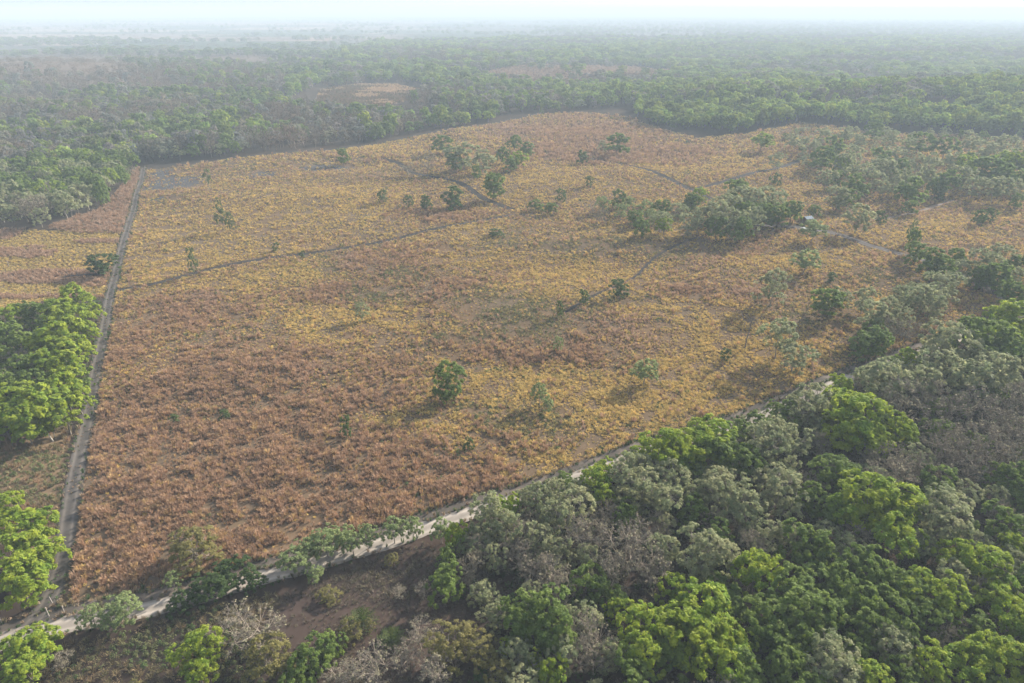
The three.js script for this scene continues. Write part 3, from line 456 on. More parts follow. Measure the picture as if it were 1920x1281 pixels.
stand([
  ['bare', -12.7, -63.3, 5.2, 2.6], ['bare', -10.2, -57.7, 5.5, 2.8], ['bare', -18.3, -58.3, 5.4, 3.3], ['bare', -36.7, -63.8, 7.0, 4.2], ['bare', -14.4, -60.7, 4.0, 2.2], ['bare', -22.3, -57.6, 3.7, 2.4],
  ['bare', -6.5, -74.1, 3.4, 1.2], ['olive', -8.6, -61.5, 5.5, 3.1], ['olive', -4.3, -60.6, 5.0, 2.7], ['olive', -33.1, -59.9, 5.9, 3.4], ['olive', -6.6, -63.6, 4.2, 1.8], ['olive', -29.6, -58.7, 4.0, 2.1],
  ['olive', -1.4, -57.9, 4.0, 2.1], ['bright', -41.8, -60.5, 6.3, 2.8], ['bright', -0.5, -62.4, 3.0, 1.2], ['bright', -40.9, -57.7, 4.5, 2.1], ['bright', 2.9, -59.9, 3.2, 1.4], ['green', -26.3, -59.4, 5.6, 2.6],
  ['green', -24.7, -61.9, 4.2, 1.8], ['green', -27.7, -57.3, 4.5, 2.1], ['feather', -60.2, -66.8, 3.9, 1.6], ['feather', -56.0, -67.6, 4.6, 2.4], ['feather', -51.8, -73.8, 3.5, 1.3], ['feather', -34.5, -77.3, 4.5, 2.3],
  ['feather', -32.8, -79.5, 4.6, 2.1], ['feather', -30.1, -80.8, 5.2, 2.8], ['feather', -27.9, -82.2, 4.9, 2.2], ['feather', -23.7, -83.0, 4.7, 1.8], ['feather', -26.0, -81.3, 4.6, 1.7], ['feather', -19.7, -84.1, 5.0, 2.2],
  ['feather', -16.7, -84.9, 4.6, 1.8], ['feather', -11.8, -84.1, 4.9, 2.0], ['feather', -30.5, -75.2, 3.4, 1.6], ['feather', -57.0, -66.3, 3.3, 1.5], ['green2', -49.1, -70.2, 3.3, 2.0], ['green2', -44.9, -72.4, 4.4, 3.0],
  ['green2', -43.5, -75.7, 3.9, 2.5], ['green2', -39.7, -74.1, 3.6, 1.8], ['green2', -47.5, -72.3, 2.9, 1.6],
], 'in the roadside glade', 'trees of the glade along the gravel road');
stand([
  ['bright', -123.2, -172.7, 10.3, 4.7], ['bright', -117.5, -168.5, 7.2, 3.0], ['bright', -122.8, -163.4, 9.7, 4.3], ['bright', -115.7, -158.5, 9.5, 4.2], ['bright', -111.4, -145.2, 11.4, 5.2], ['bright', -105.6, -140.4, 9.5, 4.2],
  ['bright', -114.1, -142.5, 8.9, 3.9], ['bright', -100.8, -131.3, 9.5, 4.2], ['bright', -108.1, -134.8, 8.6, 3.7], ['bright', -96.5, -122.4, 10.1, 4.6], ['bright', -94.1, -122.2, 7.1, 2.9], ['bright', -97.0, -114.4, 10.7, 4.9],
  ['bright', -91.9, -114.3, 8.7, 3.8], ['bright', -103.4, -116.3, 9.8, 4.4], ['bright', -101.4, -110.6, 8.6, 3.7], ['bright', -96.6, -109.7, 8.5, 3.7], ['bright', -135.0, -161.8, 8.3, 3.6], ['bright', -111.5, -155.4, 6.9, 2.8],
  ['bright', -94.1, -112.7, 6.3, 2.4], ['green', -131.4, -165.1, 8.4, 3.7], ['green', -123.7, -146.6, 10.2, 4.6], ['green', -112.1, -132.4, 8.5, 3.7], ['green', -98.2, -129.9, 6.3, 2.4], ['green', -105.8, -125.5, 8.2, 3.5],
  ['green', -110.4, -124.4, 8.2, 3.5], ['green', -98.0, -120.1, 7.0, 2.8], ['green', -122.9, -156.9, 6.9, 2.8], ['green', -107.2, -114.3, 8.7, 3.8], ['green', -130.3, -146.6, 10.2, 4.6], ['green', -121.4, -138.5, 7.6, 3.2],
  ['bare', -119.3, -138.0, 6.9, 3.8], ['bare', -121.8, -148.5, 6.3, 3.4], ['bare', -115.5, -130.4, 5.8, 3.0], ['bare', -115.4, -139.8, 6.5, 2.6], ['bare', -116.2, -127.8, 8.3, 3.6],
], 'in the sandy-track grove', 'trees of the grove beside the sandy track');
stand([
  ['grey', 98.6, -282.0, 12.3, 5.7], ['grey', 101.7, -273.9, 12.0, 5.6], ['grey', 88.3, -270.0, 11.9, 5.5], ['grey', 78.7, -251.3, 13.2, 6.2], ['grey', 73.3, -253.7, 10.4, 4.7], ['grey', 84.2, -248.4, 11.2, 5.1],
  ['grey', 92.8, -249.9, 12.2, 5.7], ['grey', 109.5, -280.3, 12.2, 5.7], ['grey', 110.3, -272.1, 9.9, 4.5], ['grey', 58.8, -253.7, 8.7, 3.8], ['grey', 68.3, -268.3, 9.0, 4.0], ['grey', 68.0, -248.8, 9.3, 4.1],
  ['green', 78.7, -283.8, 8.5, 3.7], ['green', 100.3, -294.9, 11.6, 5.4], ['green', 96.7, -264.4, 9.7, 4.3], ['green', 78.5, -245.5, 9.2, 4.1], ['green', 87.0, -240.5, 10.0, 4.5], ['green', 102.7, -262.9, 9.6, 4.3],
  ['green', 62.7, -273.1, 8.7, 3.8], ['green', 106.8, -259.2, 9.6, 4.3], ['green', 50.1, -245.7, 7.4, 3.1], ['green', 49.9, -263.2, 7.7, 3.3], ['green', 76.2, -282.5, 6.5, 2.5], ['bright', 93.5, -269.2, 8.6, 3.8],
  ['bright', 59.1, -249.8, 7.1, 2.9], ['bright', 83.5, -293.5, 8.3, 3.6], ['feather', 46.2, -275.0, 7.1, 2.9], ['feather', 56.3, -274.8, 7.9, 3.4], ['feather', 39.7, -285.8, 6.9, 2.8], ['feather', 51.3, -285.8, 6.9, 2.8],
  ['feather', 57.8, -264.8, 7.0, 2.8],
], 'in the hut thicket', 'trees of the thicket before the hut');
stand([
  ['grey', 111.7, -175.0, 9.3, 4.1], ['grey', 117.0, -173.9, 10.1, 4.6], ['grey', 103.1, -166.8, 8.5, 3.7], ['grey', 130.4, -186.3, 10.0, 4.5], ['grey', 124.3, -179.6, 8.9, 3.9], ['grey', 119.7, -183.6, 7.6, 3.2],
  ['grey', 152.3, -200.7, 11.2, 5.1], ['grey', 162.6, -208.1, 9.8, 4.4], ['grey', 101.2, -175.1, 7.9, 3.4], ['grey', 144.5, -201.0, 8.0, 3.4], ['grey', 105.5, -162.7, 7.6, 3.2], ['grey', 118.1, -171.0, 8.1, 3.5],
  ['grey', 157.1, -194.2, 7.9, 3.3], ['green', 136.3, -204.1, 10.6, 4.9], ['green', 137.6, -198.6, 9.5, 4.2], ['green', 139.6, -217.1, 7.8, 3.3], ['green', 150.6, -192.7, 10.2, 4.6], ['green', 147.5, -181.6, 9.0, 3.9],
  ['green', 148.6, -210.8, 8.3, 3.6], ['green', 93.1, -149.4, 7.9, 3.4], ['green', 165.0, -203.4, 8.1, 3.5], ['green', 147.1, -194.2, 7.9, 3.3], ['green', 149.6, -177.7, 8.8, 3.9], ['green', 95.5, -156.9, 6.9, 2.8],
  ['bare', 98.8, -155.4, 8.1, 3.5], ['bare', 103.6, -156.3, 7.4, 3.1], ['bare', 161.4, -219.8, 7.9, 3.3], ['bare', 140.3, -196.4, 6.5, 2.5],
], 'along the farm track', 'trees of the belt along the farm track');
stand([
  ['green', 242.2, -458.3, 13.5, 6.8], ['green', 247.8, -410.6, 13.5, 7.1], ['green', 256.1, -400.1, 13.5, 6.9], ['green', 202.5, -368.4, 13.5, 6.4], ['green', 162.2, -312.6, 11.9, 5.5], ['green', 182.7, -302.1, 13.5, 7.3],
  ['green', 212.3, -322.9, 12.2, 5.7], ['green', 241.8, -341.0, 13.5, 6.8], ['green', 244.9, -333.5, 13.5, 6.7], ['green', 245.2, -325.4, 11.3, 5.2], ['green', 246.8, -363.9, 11.3, 5.2], ['green', 148.8, -290.6, 9.5, 4.3],
  ['green', 206.5, -320.8, 8.8, 3.9], ['green', 201.1, -345.8, 11.9, 5.5], ['green', 269.5, -357.7, 13.3, 6.2], ['green', 162.2, -331.7, 9.0, 4.0], ['grey', 212.0, -416.2, 11.9, 5.5], ['grey', 178.7, -357.7, 13.3, 6.2],
  ['grey', 171.7, -336.0, 12.6, 5.9], ['grey', 192.0, -343.6, 13.5, 6.8], ['grey', 179.8, -338.8, 11.7, 5.4], ['grey', 191.6, -322.9, 12.2, 5.7], ['grey', 214.8, -377.5, 11.6, 5.4], ['grey', 220.5, -314.9, 11.0, 5.1],
  ['grey', 225.7, -307.7, 11.8, 5.5], ['grey', 144.4, -289.2, 11.2, 5.2], ['grey', 206.7, -331.5, 12.5, 5.8], ['grey', 225.1, -330.9, 11.5, 5.3], ['grey', 269.0, -360.8, 12.3, 5.7], ['grey', 272.2, -388.4, 13.0, 6.1],
  ['grey', 237.5, -360.8, 12.3, 5.7], ['grey', 232.5, -399.7, 12.2, 5.7], ['grey', 236.2, -425.1, 11.5, 5.3], ['grey', 155.1, -327.9, 10.4, 4.7], ['grey', 177.4, -325.4, 11.3, 5.2], ['grey', 217.5, -360.8, 12.3, 5.7],
  ['grey', 228.0, -363.9, 11.3, 5.2], ['grey', 291.4, -403.7, 13.5, 6.3], ['grey', 274.5, -407.1, 13.5, 6.4], ['grey', 232.8, -305.1, 10.8, 4.9], ['grey', 178.1, -315.6, 8.7, 3.8], ['grey', 181.7, -413.5, 10.7, 4.9],
  ['grey', 176.1, -424.0, 10.3, 4.7], ['grey', 200.9, -439.9, 11.2, 5.2], ['grey', 220.6, -449.4, 11.4, 5.3], ['grey', 194.2, -384.6, 11.8, 5.5], ['bright', 239.0, -351.7, 12.6, 5.9], ['bright', 262.2, -355.1, 13.2, 6.2],
  ['bright', 176.1, -357.4, 11.1, 5.1],
], 'in the hazy scrub', 'trees of the scrub before the far forest');
// young trees along the wooded side of the road
for (let k = 0; k < lines[1].path.length; k += 3) {
  const [x, z] = lines[1].path[k], [a, b] = lines[1].path[Math.min(k + 2, lines[1].path.length - 1)], l = Math.hypot(a - x, b - z) || 1, o = rr(2.9, 4.6), u = x - (b - z) / l * o, v = z + (a - x) / l * o;
  if (x < -8 || rnd() < .35 || !inView(u, v, 2) || !room(u, v, 1.1)) continue;
  const sp = rnd() < .5 ? 'grey' : rnd() < .5 ? 'bright' : 'green'; plant(sp, u, v, rr(3.5, 5.5), rr(1.5, 2.3), 'young ' + SPECIES[sp].look + ' at the wooded side of the gravel road', 'young trees lining the gravel road');
}
// younger trees between the crowns of the wood
for (let k = 0, made = 0; k < 4000 && made < 130; k++) {
  const [a, b, c, d] = WOOD.box, x = rr(a, b), z = rr(c, d);
  if (!WOOD(x, z) || !inView(x, z, 4) || onLine(x, z, 2.5) || !room(x, z, 1.3)) continue;
  const q = fbm(x / 30 + 8, z / 30), sp = rnd() < .22 ? 'bare' : q > .5 ? 'green' : 'grey';
  plant(sp, x, z, rr(4, 6.5), rr(1.9, 3), 'young ' + SPECIES[sp].look + ' inside the roadside wood', 'young trees of the dense wood beside the gravel road'); made++;
}
// loose scrub thinning out from the far forest
for (let k = 0, made = 0; k < 3000 && made < 70; k++) {
  const [a, b, c, d] = SCRUB.box, x = rr(a, b), z = rr(c, d);
  if (!SCRUB(x, z) || !inView(x, z, 4) || !room(x, z, 2)) continue;
  const sp = rnd() < .5 ? 'grey' : rnd() < .6 ? 'feather' : 'green'; plant(sp, x, z, rr(3.5, 7), rr(1.8, 3.6), 'loose ' + SPECIES[sp].look + ' among the hazy scrub', 'loose trees of the scrub before the far forest'); made++;
}
// twiggy bushes of the glade
for (let k = 0, made = 0; k < 900 && made < 20; k++) {
  const P = made % 3 ? GLADE : ROADSIDE, [a, b, c, d] = P.box, x = rr(a, b), z = rr(c, d);
  if (!P(x, z) || !inView(x, z, 2) || onLine(x, z, 1.5) || !room(x, z, .8)) continue;
  const sp = rnd() < .55 ? 'bare' : rnd() < .6 ? 'olive' : 'green2'; plant(sp, x, z, rr(1.4, 3.2), rr(.9, 1.9), 'low ' + SPECIES[sp].look + ' on the brown earth beside the road', 'low bushes beside the gravel road'); made++;
}
// front of the mixed forest beyond the field
const grid = (P, size, f) => { const [a, b, c, d] = P.box; for (let z = d; z > c; z -= size(z)) { const s = size(z); for (let x = a; x < b; x += s) { const u = x + rr(-.45, .45) * s, v = z + rr(-.45, .45) * s; if (P(u, v) && inView(u, v, 40)) f(u, v); } } };
const pick = (x, z) => { const q = fbm(x / 60 + 77, z / 40) + rr(-.16, .16); return q > .6 ? (rnd() < .3 ? 'bright' : 'green') : q > .47 ? 'grey' : 'bare'; };
const far = [];
{
  const spots = [];
  grid(FARLEFT, (z) => z > -420 ? 6.2 : z > -600 ? 7.5 : 9.5, (x, z) => { if (!onLine(x, z, 3) && !CLEARING(x, z)) spots.push([x, z]); });
  spots.sort((a, b) => Math.hypot(...a) - Math.hypot(...b));
  const front = spots.map(([x, z]) => [pick(x, z), x, z, rr(7, 12), rr(2.8, 4.6)]);
  stand(front.slice(0, 240), 'fronting the mixed forest', 'front trees of the mixed forest'); front.slice(240).forEach((f) => { const tall = .6 + .85 * fbm(f[1] / 40 + 9, f[2] / 40) + (rnd() < .06 ? .35 : 0); if (rnd() < .06) return; f[3] *= tall; f[4] *= Math.sqrt(tall); far.push(f); });
}
grid(BACKFOREST, (z) => z > -560 ? 7 : z > -800 ? 9 : 12, (x, z) => {
  if (onLine(x, z, 2) || (CLEARING(x, z) && rnd() < .9) || (CLEARTWO(x, z) && rnd() < .93)) return;
  const q = fbm(x / 150 + 4, z / 75 + 2) + rr(-.09, .09), g = fbm(x / 70 + 31, z / 40 + 12), tall = .6 + .9 * fbm(x / 55 + 9, z / 40) + (rnd() < .06 ? .35 : 0);
  if (g < .3 || rnd() < .08) return;
  far.push([q > .47 ? (rnd() < .65 ? 'bright' : 'green') : q > .36 ? (rnd() < .6 ? 'grey' : 'green') : 'bare', x, z, rr(8, 12) * tall, (z < -800 ? rr(4, 7) : rr(2.6, 5)) * Math.sqrt(tall)]);
});
for (let z = -800, s = 11; z > -5600; z -= s, s *= 1.016) for (let x = -Math.abs(z) * .8; x < Math.abs(z) * .8; x += s) {
  const u = x + rr(-.5, .5) * s, v = z + rr(-.5, .5) * s; if (BACKFOREST(u, v) || FARLEFT(u, v) || CLEARING(u, v) || CLEARTWO(u, v) || FIELD(u, v) || !inView(u, v, 60)) continue;
  const open = u < -250 ? .6 : u < 150 ? .5 : .4;
  if (fbm(u / 260 + 20, v / 150) < open) { if (rnd() < (v > -1250 ? .4 : .7)) continue; far.push(['bare', u, v, rr(4, 7), v > -1250 ? rr(3.2, 5.5) : rr(4, 8)]); continue; }
  far.push([rnd() < .6 ? 'green' : rnd() < .5 ? 'grey' : 'bare', u, v, rr(8, 13), v > -1250 ? rr(3.5, 6) : rr(6, 10)]);
}
{ // the rest of the forest, one mass
  const wood = new THREE.Group(), m4 = new THREE.Matrix4(), q = new THREE.Quaternion(), up = new THREE.Vector3(0, 1, 0);
  for (const sp of ['bright', 'green', 'grey', 'bare']) for (let v = 0; v < 2; v++) {
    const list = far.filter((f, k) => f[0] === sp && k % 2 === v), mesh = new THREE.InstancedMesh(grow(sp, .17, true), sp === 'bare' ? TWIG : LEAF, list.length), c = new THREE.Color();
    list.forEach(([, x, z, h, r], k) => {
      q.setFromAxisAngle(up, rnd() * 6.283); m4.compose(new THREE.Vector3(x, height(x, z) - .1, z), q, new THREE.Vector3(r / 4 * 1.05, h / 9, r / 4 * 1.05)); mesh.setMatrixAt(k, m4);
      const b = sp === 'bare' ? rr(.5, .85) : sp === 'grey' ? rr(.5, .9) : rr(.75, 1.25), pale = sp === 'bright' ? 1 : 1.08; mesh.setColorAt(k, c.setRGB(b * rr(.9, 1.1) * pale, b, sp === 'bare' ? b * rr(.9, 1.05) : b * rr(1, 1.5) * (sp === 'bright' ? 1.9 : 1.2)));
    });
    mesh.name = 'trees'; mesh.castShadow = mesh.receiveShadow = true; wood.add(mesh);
  }
  tag(wood, 'forest', 'wide mass of far mixed forest fading into the haze', 'forest', null, 'stuff');
}

// ---------------------------------------------------------------- grass and weeds
const bladeMat = leafMat(1, .3);
function tuft(n, tall, spread, width, droop) {
  const b = new Bag();
  for (let k = 0; k < n; k++) {
    const a = rnd() * 6.283, o = rr(0, spread * .35), h = tall * rr(.55, 1.1), s = spread * rr(.3, 1), w = width * rr(.7, 1.3), p0 = [Math.cos(a) * o, -.05, Math.sin(a) * o], p1 = [Math.cos(a) * (o + s * .45), h * .7, Math.sin(a) * (o + s * .45)], p2 = [Math.cos(a) * (o + s), h * (1 - droop * rnd()), Math.sin(a) * (o + s)], t = rnd() * 6.283, u = [Math.cos(t) * w, 0, Math.sin(t) * w], c = tint([1, 1, 1], rr(.75, 1.2));
    b.quad(add(p0, u, -.5), add(p0, u, .5), add(p1, u, 1), add(p1, u, -1), c); b.tri(add(p1, u, -1), add(p1, u, 1), p2, c);
  }
  return b.geo();
}
function weed(n, tall, spread, size) {
  const b = new Bag();
  for (let k = 0; k < n; k++) {
    const d = ball(); d[1] = Math.abs(d[1]); const p = [d[0] * spread * rr(.3, 1), d[1] * tall * rr(.4, 1), d[2] * spread * rr(.3, 1)], nn = nrm(add(add(d, [0, .5, 0]), ball(), .7)), u = nrm(cross(nn, ball())), v = cross(nn, u), s = size * rr(.6, 1.3);
    b.quad(add(p, u, -s), add(p, v, -s * .5), add(p, u, s), add(p, v, s * .5), tint([1, 1, 1], rr(.75, 1.25)));
  }
  return b.geo();
}
const plume = [], tussock = [], weeds = [], brush = [];
const YEL = [.65, .47, .155], RED = [.4, .25, .15], PINK = [.45, .31, .215], OLI = [.2, .19, .085], GRN = [.075, .13, .035];
function sow(P, size, f) { const [a, b, c, d] = P.box; for (let z = Math.min(d, -50); z > c; ) { const s = size(z); for (let x = Math.max(a, -Math.abs(z) * .75 - 45), e = Math.min(b, Math.abs(z) * .75 + 45); x < e; x += s) { const u = x + rr(-.5, .5) * s, v = z + rr(-.5, .5) * s; if (P(u, v) && inView(u, v, 8) && !onLine(u, v)) f(u, v, s); } z -= s; } }
sow(FIELD, (z) => z > -150 ? .5 : z > -230 ? .62 : z > -380 ? .9 : 1.35, (x, z, s) => {
  const w = growth(x, z), bare = w.dark > .45 + (noise(x / 5, z / 5) - .5) * .5;
  if (bare && rnd() < .8) return;
  const lump = clamp((noise(x / 2.1 + 11, z / 2.5) * .6 + noise(x / 4.3, z / 4.9 + 7) * .4 - .5) * 1.7 + .5);
  if (rnd() < .6 * step(.4, .1, lump) + .25 * step(.6, .75, fbm(x / 7 + 30, z / 7))) return;
  const all = w.yellow + w.red + w.pink + w.olive; let q = rnd() * all; const k = Math.max(.8, s * 1.05) * rr(.55, 1.2) * (.6 + .8 * lump), b = rr(.7, 1.25);
  if (rnd() < .035 * step(.5, .7, fbm(x / 11 + 60, z / 9))) { weeds.push([x, z, k * rr(.8, 1.5), tint(GRN, rr(.7, 1.3))]); return; }
  if ((q -= w.yellow) < 0) tussock.push([x, z, k, tint(mix(YEL, rnd() < .3 ? RED : OLI, rnd() * .35), b)]);
  else if ((q -= w.red) < 0) plume.push([x, z, k * rr(.9, 1.3), tint(mix(RED, rnd() < .3 ? YEL : PINK, rnd() * .45), b)]);
  else if ((q -= w.pink) < 0) plume.push([x, z, k, tint(mix(PINK, RED, rnd() * .5), b)]);
  else if (rnd() < .42) weeds.push([x, z, k * rr(.6, 1), tint(mix(GRN, OLI, rnd() * .8), b)]);
  else tussock.push([x, z, k * .9, tint(mix(OLI, YEL, rnd() * .4), b)]);
});
sow(LEFTMEADOW, () => 1, (x, z) => { const q = fbm(x / 26 + 5, z / 9); (q > .5 ? tussock : plume).push([x, z, rr(.8, 1.3), tint(q > .5 ? mix(YEL, OLI, rnd() * .6) : mix(RED, PINK, rnd()), rr(.8, 1.15))]); });
sow(LOWMEADOW, () => .9, (x, z) => { const q = fbm(x / 12 + 5, z / 8) + rr(-.1, .1); if (q < .3) return; (q > .5 ? weeds : plume).push([x, z, rr(.6, 1.2), tint(q > .55 ? mix(GRN, OLI, rnd()) : mix(RED, OLI, rnd()), rr(.75, 1.1))]); });
sow(ROADSIDE, () => .75, (x, z) => { const q = fbm(x / 9 + 15, z / 7) + rr(-.12, .12); if (q < .28) return; (q > .55 ? weeds : brush).push([x, z, rr(.6, 1.2), tint(q > .55 ? mix(GRN, OLI, rnd()) : mix(OLI, RED, rnd() * .6), rr(.55, .95))]); });
sow(GLADE, () => .6, (x, z) => { const q = fbm(x / 8 + 25, z / 7) + rr(-.14, .14); if (q < .34) return; (rnd() < .12 ? weeds : brush).push([x, z, rr(.25, .6) * (q > .58 ? 1.7 : 1), tint(mix([.16, .125, .1], OLI, rnd() * .6), rr(.7, 1))]); });
sow(WOOD, () => 1.1, (x, z) => { if (rnd() < .2) return; (rnd() < .45 ? weeds : brush).push([x, z, rr(.7, 1.7), tint(rnd() < .4 ? GRN : mix(OLI, [.17, .14, .12], rnd()), rr(.6, 1))]); });
sow(LEFTBLOCK, () => 1.6, (x, z) => { (rnd() < .5 ? weeds : brush).push([x, z, rr(.7, 1.5), tint(rnd() < .5 ? GRN : mix(OLI, [.17, .14, .12], rnd()), rr(.6, 1))]); });
sow(LEFTSTRIP, () => 1.1, (x, z) => { const q = rnd(); if (q < .75) plume.push([x, z, rr(.9, 1.7), tint(mix(PINK, RED, rnd()), rr(.75, 1.1))]); else brush.push([x, z, rr(1, 1.8), tint(mix(OLI, PINK, rnd()), rr(.7, 1))]); });
sow(CLEARTWO, () => 3.5, (x, z) => { if (rnd() < .4) return; plume.push([x, z, rr(2, 3.4), tint(mix(PINK, RED, rnd() * .6), rr(.5, .9))]); });
sow(CLEARING, () => 2.2, (x, z) => { const q = fbm(x / 30, z / 18); if (rnd() < .25) return; plume.push([x, z, rr(1.6, 2.6), tint(q > .5 ? mix(PINK, YEL, rnd() * .4) : mix(RED, OLI, rnd()), q > .5 ? rr(.7, 1.1) : rr(.4, .7))]); });
for (const [n, w] of [[0, 1.1], [1, 1.75], [2, 1.55]]) lines[n].path.forEach(([x, z], k, P) => {
  const [a, b] = P[Math.min(k + 1, P.length - 1)], l = Math.hypot(a - x, b - z) || 1;
  for (let q = 0; q < 5; q++) {
    const mid = n > 0 && q === 0, o = mid ? rr(-.3, .3) : (q % 2 ? 1 : -1) * (w - Math.abs(rr(-1, 1) * rr(0, 1)) * .8 + .15); if (mid ? n === 1 || fbm(x / 9, z / 9 + n) < .5 : fbm(x / 4 + q * 9, z / 4) < .42) continue;
    const u = x - (b - z) / l * o + rr(-.4, .4), v = z + (a - x) / l * o + rr(-.4, .4);
    if (inView(u, v, 6)) (rnd() < .4 ? weeds : plume).push([u, v, mid ? rr(.2, .45) : rr(.35, .9), tint(rnd() < .4 ? GRN : mix(OLI, PINK, rnd()), rr(.7, 1.1))]);
  }
});
function scatter(name, label, cat, list, shapes, mat) {
  const holder = new THREE.Group(), m4 = new THREE.Matrix4(), q = new THREE.Quaternion(), e = new THREE.Euler(), c = new THREE.Color();
  shapes.forEach((g, v) => {
    const l = list.filter((_, k) => k % shapes.length === v), mesh = new THREE.InstancedMesh(g, mat, l.length);
    l.forEach(([x, z, k, col], n) => { q.setFromEuler(e.set(rr(-.12, .12), rnd() * 6.283, rr(-.12, .12))); m4.compose(new THREE.Vector3(x, height(x, z), z), q, new THREE.Vector3(k, k * rr(.8, 1.15), k)); mesh.setMatrixAt(n, m4); mesh.setColorAt(n, c.setRGB(...col)); });
    mesh.name = 'tufts'; mesh.castShadow = mesh.receiveShadow = true; holder.add(mesh);
  });
  tag(holder, name, label, cat, null, 'stuff');
}
scatter('plume_grass', 'reddish brown dry grass with feathery tops in the field', 'grass', plume, [tuft(44, 1.2, .6, .03, .2), tuft(44, 1.05, .72, .03, .3), tuft(40, 1.3, .5, .032, .15)], bladeMat);
scatter('tussock_grass', 'golden yellow dry grass in low tussocks across the field', 'grass', tussock, [tuft(40, .7, .6, .04, .45), tuft(40, .62, .7, .04, .5), weed(40, .62, .55, .1)], bladeMat);
scatter('weeds', 'dull green low weeds between the grass and under the trees', 'weeds', weeds, [weed(44, .7, .6, .13), weed(44, .85, .5, .12)], bladeMat);
scatter('undergrowth', 'brown-grey dry brush on the floor of the woods', 'undergrowth', brush, [tuft(34, .8, .8, .03, .4), weed(36, .6, .7, .1)], bladeMat);

// ---------------------------------------------------------------- hut, shelter, posts, dead wood
const plainMat = (r, g, b, rough = .8, metal = 0) => new THREE.MeshPhysicalMaterial({ color: new THREE.Color(r, g, b), roughness: rough, metalness: metal, specularIntensity: .25 });
const place = (o, p, turn = 0) => { o.position.set(p[0], height(p[0], p[1]), p[1]); o.rotation.y = turn; return o; };
const box = (w, h, d, x = 0, y = 0, z = 0) => new THREE.BoxGeometry(w, h, d).translate(x, y, z);
const TIN = plainMat(.3, .34, .38, .85), BOARD = plainMat(.2, .16, .13), WHITE = plainMat(.36, .36, .35), POST = plainMat(.36, .32, .28), DARKWOOD = plainMat(.1, .08, .07);
{
  const hut = place(new THREE.Group(), [122.3, -267.3], .35);
  const wall = mergeGeometries([box(3.2, 2.1, .12, 0, 1.05, -1.3), box(.12, 2.1, 2.48, -1.54, 1.05, 0), box(.12, 2.1, 2.48, 1.54, 1.05, 0), box(1.1, 2.1, .12, -1.05, 1.05, 1.3), box(1.1, 2.1, .12, 1.05, 1.05, 1.3)]);
  part('wall', wall, BOARD, hut); part('door', box(.96, 1.95, .06, 0, .98, 1.27), DARKWOOD, hut);
  for (const s of [-1, 1]) {
    const n = 17, b = new Bag();
    for (let k = 0; k < n * 2; k++) { const x0 = -1.9 + 3.8 * k / (n * 2), x1 = -1.9 + 3.8 * (k + 1) / (n * 2), y0 = k % 2 ? .03 : 0, y1 = k % 2 ? 0 : .03; b.quad([x0, 2.86 + y0, 0], [x0, 2.1 + y0, 1.7 * s], [x1, 2.1 + y1, 1.7 * s], [x1, 2.86 + y1, 0], [1, 1, 1]); }
    part('roof_sheet', b.geo(), TIN, hut);
  }
  tag(hut, 'hut', 'small hut with a shiny pale metal roof among trees at the farm track', 'hut');
  const lean = place(new THREE.Group(), [115.8, -254.2], .5);
  for (const [x, z] of [[-1, -.7], [1, -.7], [-1, .7], [1, .7]]) part('post', box(.09, z < 0 ? 1.7 : 1.3, .09, x, z < 0 ? .85 : .65, z), BOARD, lean);
  part('roof', box(2.5, .05, 1.9).rotateX(.28).translate(0, 1.56, 0), WHITE, lean);
  tag(lean, 'shelter', 'low white sheet roof on posts beside the light green tree', 'shelter');
}
{
  const shape = new THREE.CylinderGeometry(.07, .09, 1.5, 7).translate(0, .7, 0), cap = new THREE.ConeGeometry(.075, .07, 7).translate(0, 1.48, 0);
  const proto = new THREE.Group(); part('shaft', shape, POST, proto); part('tip', cap, POST, proto);
  for (const [p, label, s] of [[[-68.2, -68.8], 'pale wooden fence post at the track mouth, taller of the two by the road', 1.25], [[-66.2, -69.3], 'pale wooden fence post between the track mouth and the grass corner', 1.05], [[-69.0, -71.0], 'thin pale post standing in the shaded mouth of the sandy track', 1], [[-74.1, -67.4], 'pale post at the road edge under the corner trees', 1.1], [[-176.6, -219.2], 'pale post alone in the reddish meadow beside the forest', 1.6], [[-104.9, -225.8], 'thin dead stem standing in yellow grass above the crossing track', 3.2]]) {
    const t = place(proto.clone(), p); t.scale.y = s; t.rotation.z = rr(-.06, .06); tag(t, 'fence_post', label, 'post');
  }
}
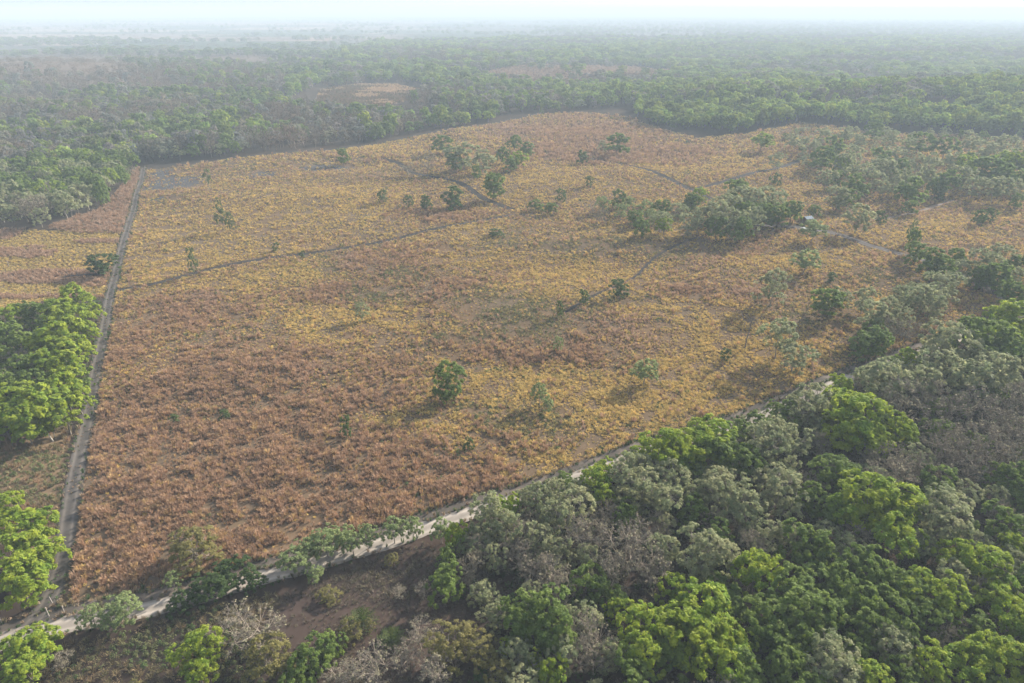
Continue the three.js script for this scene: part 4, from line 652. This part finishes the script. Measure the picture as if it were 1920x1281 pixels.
{ // fallen branches by the track
  const t = place(new THREE.Group(), [-145.0, -208.8], .2), b = new Bag(), tw = new Bag();
  b.tube([[-6.5, .15, .4], [-3, .5, 0], [0, .7, .2], [4, .55, -.2], [7, .3, .3]], [.1, .18, .26, .3, .2], 6, [.07, .06, .055]);
  for (let k = 0; k < 26; k++) { const x = rr(-6, 6), z = rr(-.3, .3), d = nrm([rr(-1, .6), rr(.1, .9), rr(-1, 1)]), l = rr(.8, 2.6); tw.tube([[x, .5, z], add([x, .5, z], d, l * .5), add(add([x, .5, z], d, l), [0, -.25, 0])], [.07, .045, .015], 4, [.075, .065, .06]); }
  part('trunk', b.geo(), BARK, t); part('branches', tw.geo(), BARK, t);
  tag(t, 'fallen_tree', 'dark fallen tree with broken branches beside the sandy track', 'fallen tree');
  const s = place(new THREE.Group(), [-93.7, -111.5], 0), c = new Bag(), e = new Bag();
  c.tube([[0, -.2, 0], [-.5, 2.2, .1], [-1.1, 4.6, .1]], [.15, .12, .09], 7, [.5, .45, .38]);
  for (let k = 0; k < 9; k++) { const y = rr(2.6, 4.6), o = [-.5 - (y - 2.2) * .25, y, .1], d = nrm([rr(-1, 1), rr(.2, 1), rr(-1, 1)]); e.tube([o, add(o, d, rr(.5, 1.3))], [.05, .015], 4, [.45, .4, .34]); }
  part('trunk', c.geo(), BARK, s); part('branches', e.geo(), BARK, s);
  tag(s, 'dead_tree', 'bare pale leaning trunk at the edge of the green grove', 'dead tree');
}
{ // dead tree standing in the yellow grass
  const s = place(new THREE.Group(), [61.3, -154.8], 0), c = new Bag(), e = new Bag(), col = [.2, .175, .155];
  c.tube([[0, -.2, 0], [.15, 3.5, 0], [.4, 6.5, .1], [.7, 9.2, .1]], [.2, .17, .12, .05], 7, col);
  for (let k = 0; k < 26; k++) { const y = rr(4.8, 9), o = [.15 + (y - 3.5) * .095, y, .05], d = nrm([rr(-1, 1), rr(.3, 1.2), rr(-1, 1)]), l = rr(.7, 1.9), m = add(o, d, l * .6); e.tube([o, m, add(m, nrm(add(d, ball(), .6)), l * .5)], [.05, .03, .01], 4, col); for (let q = 0; q < 9; q++) { const t = add(o, d, l * rr(.4, 1)), f = nrm(add(d, ball(), .9)), w = nrm(cross(f, ball())); e.tri(add(t, w, .02), add(t, w, -.02), add(t, f, rr(.4, .9)), col); } }
  part('trunk', c.geo(), BARK, s); part('branches', e.geo(), BARK, s);
  tag(s, 'dead_tree', 'tall thin dead tree with a wispy grey top in yellow grass', 'dead tree');
}
// fan palms in the glade
for (const [p, label, r] of [[[-21.6, -66.6], 'small dark spiky palm in the open brown glade', 2.5], [[-16.7, -63.4], 'second small spiky palm beside the bare glade thicket', 2.3]]) {
  const t = place(new THREE.Group(), p), st = new Bag(); st.tube([[0, -.1, 0], [.05, .9, 0], [0, 1.5, .04]], [.16, .13, .11], 7, [.16, .13, .1]); part('trunk', st.geo(), BARK, t);
  for (let k = 0; k < 40; k++) {
    const b = new Bag(), a = k * 2.4, el = lerp(1.25, -.2, k / 40), c = [Math.cos(a) * Math.cos(el), Math.sin(el), Math.sin(a) * Math.cos(el)], o = [0, 1.5, 0], col = tint(mix([.07, .11, .025], [.13, .16, .04], rnd()), 1), w = nrm(cross(c, [0, 1, .01]));
    const m = add(o, c, r * .55), tip = add(add(o, c, r), [0, -r * .28, 0]);
    b.quad(add(o, w, -.03), add(o, w, .03), add(m, w, .05), add(m, w, -.05), col);
    for (let q = 0; q < 10; q++) { const f = q / 9, at = f < .5 ? mix(o, m, f * 2) : mix(m, tip, f * 2 - 1), d = nrm(add(add(c, w, q % 2 ? 1.1 : -1.1), [0, -.25, 0])); b.tri(add(at, c, -.1), add(at, c, .1), add(at, d, .85 * (1 - f * .4)), col); }
    part('frond', b.geo(), LEAF, t);
  }
  tag(t, 'palm', label, 'palm');
}
// farm buildings far out on the plain
for (const [p, w, label] of [[[-1036.7, -1992.2], 34, 'long white barn far out on the hazy plain'], [[-965.8, -2060.9], 20, 'smaller pale barn beside the far white barn']]) {
  const t = place(new THREE.Group(), p, .1); part('wall', box(w, 3.2, 10, 0, 1.6, 0), WHITE, t);
  const s = new THREE.Shape([[-5.6, 3.2], [5.6, 3.2], [0, 5.6]].map(([a, b]) => new THREE.Vector2(a, b))); part('roof', new THREE.ExtrudeGeometry(s, { depth: w + 1, bevelEnabled: false }).rotateY(Math.PI / 2).translate(-(w + 1) / 2, .01, 0), TIN, t);
  for (let k = -1; k <= 1; k++) part('door', box(3, 2.6, .1, k * w * .3, 1.3, 5.06), DARKWOOD, t);
  tag(t, 'barn', label, 'barn');
}
renderer.render(scene, camera);
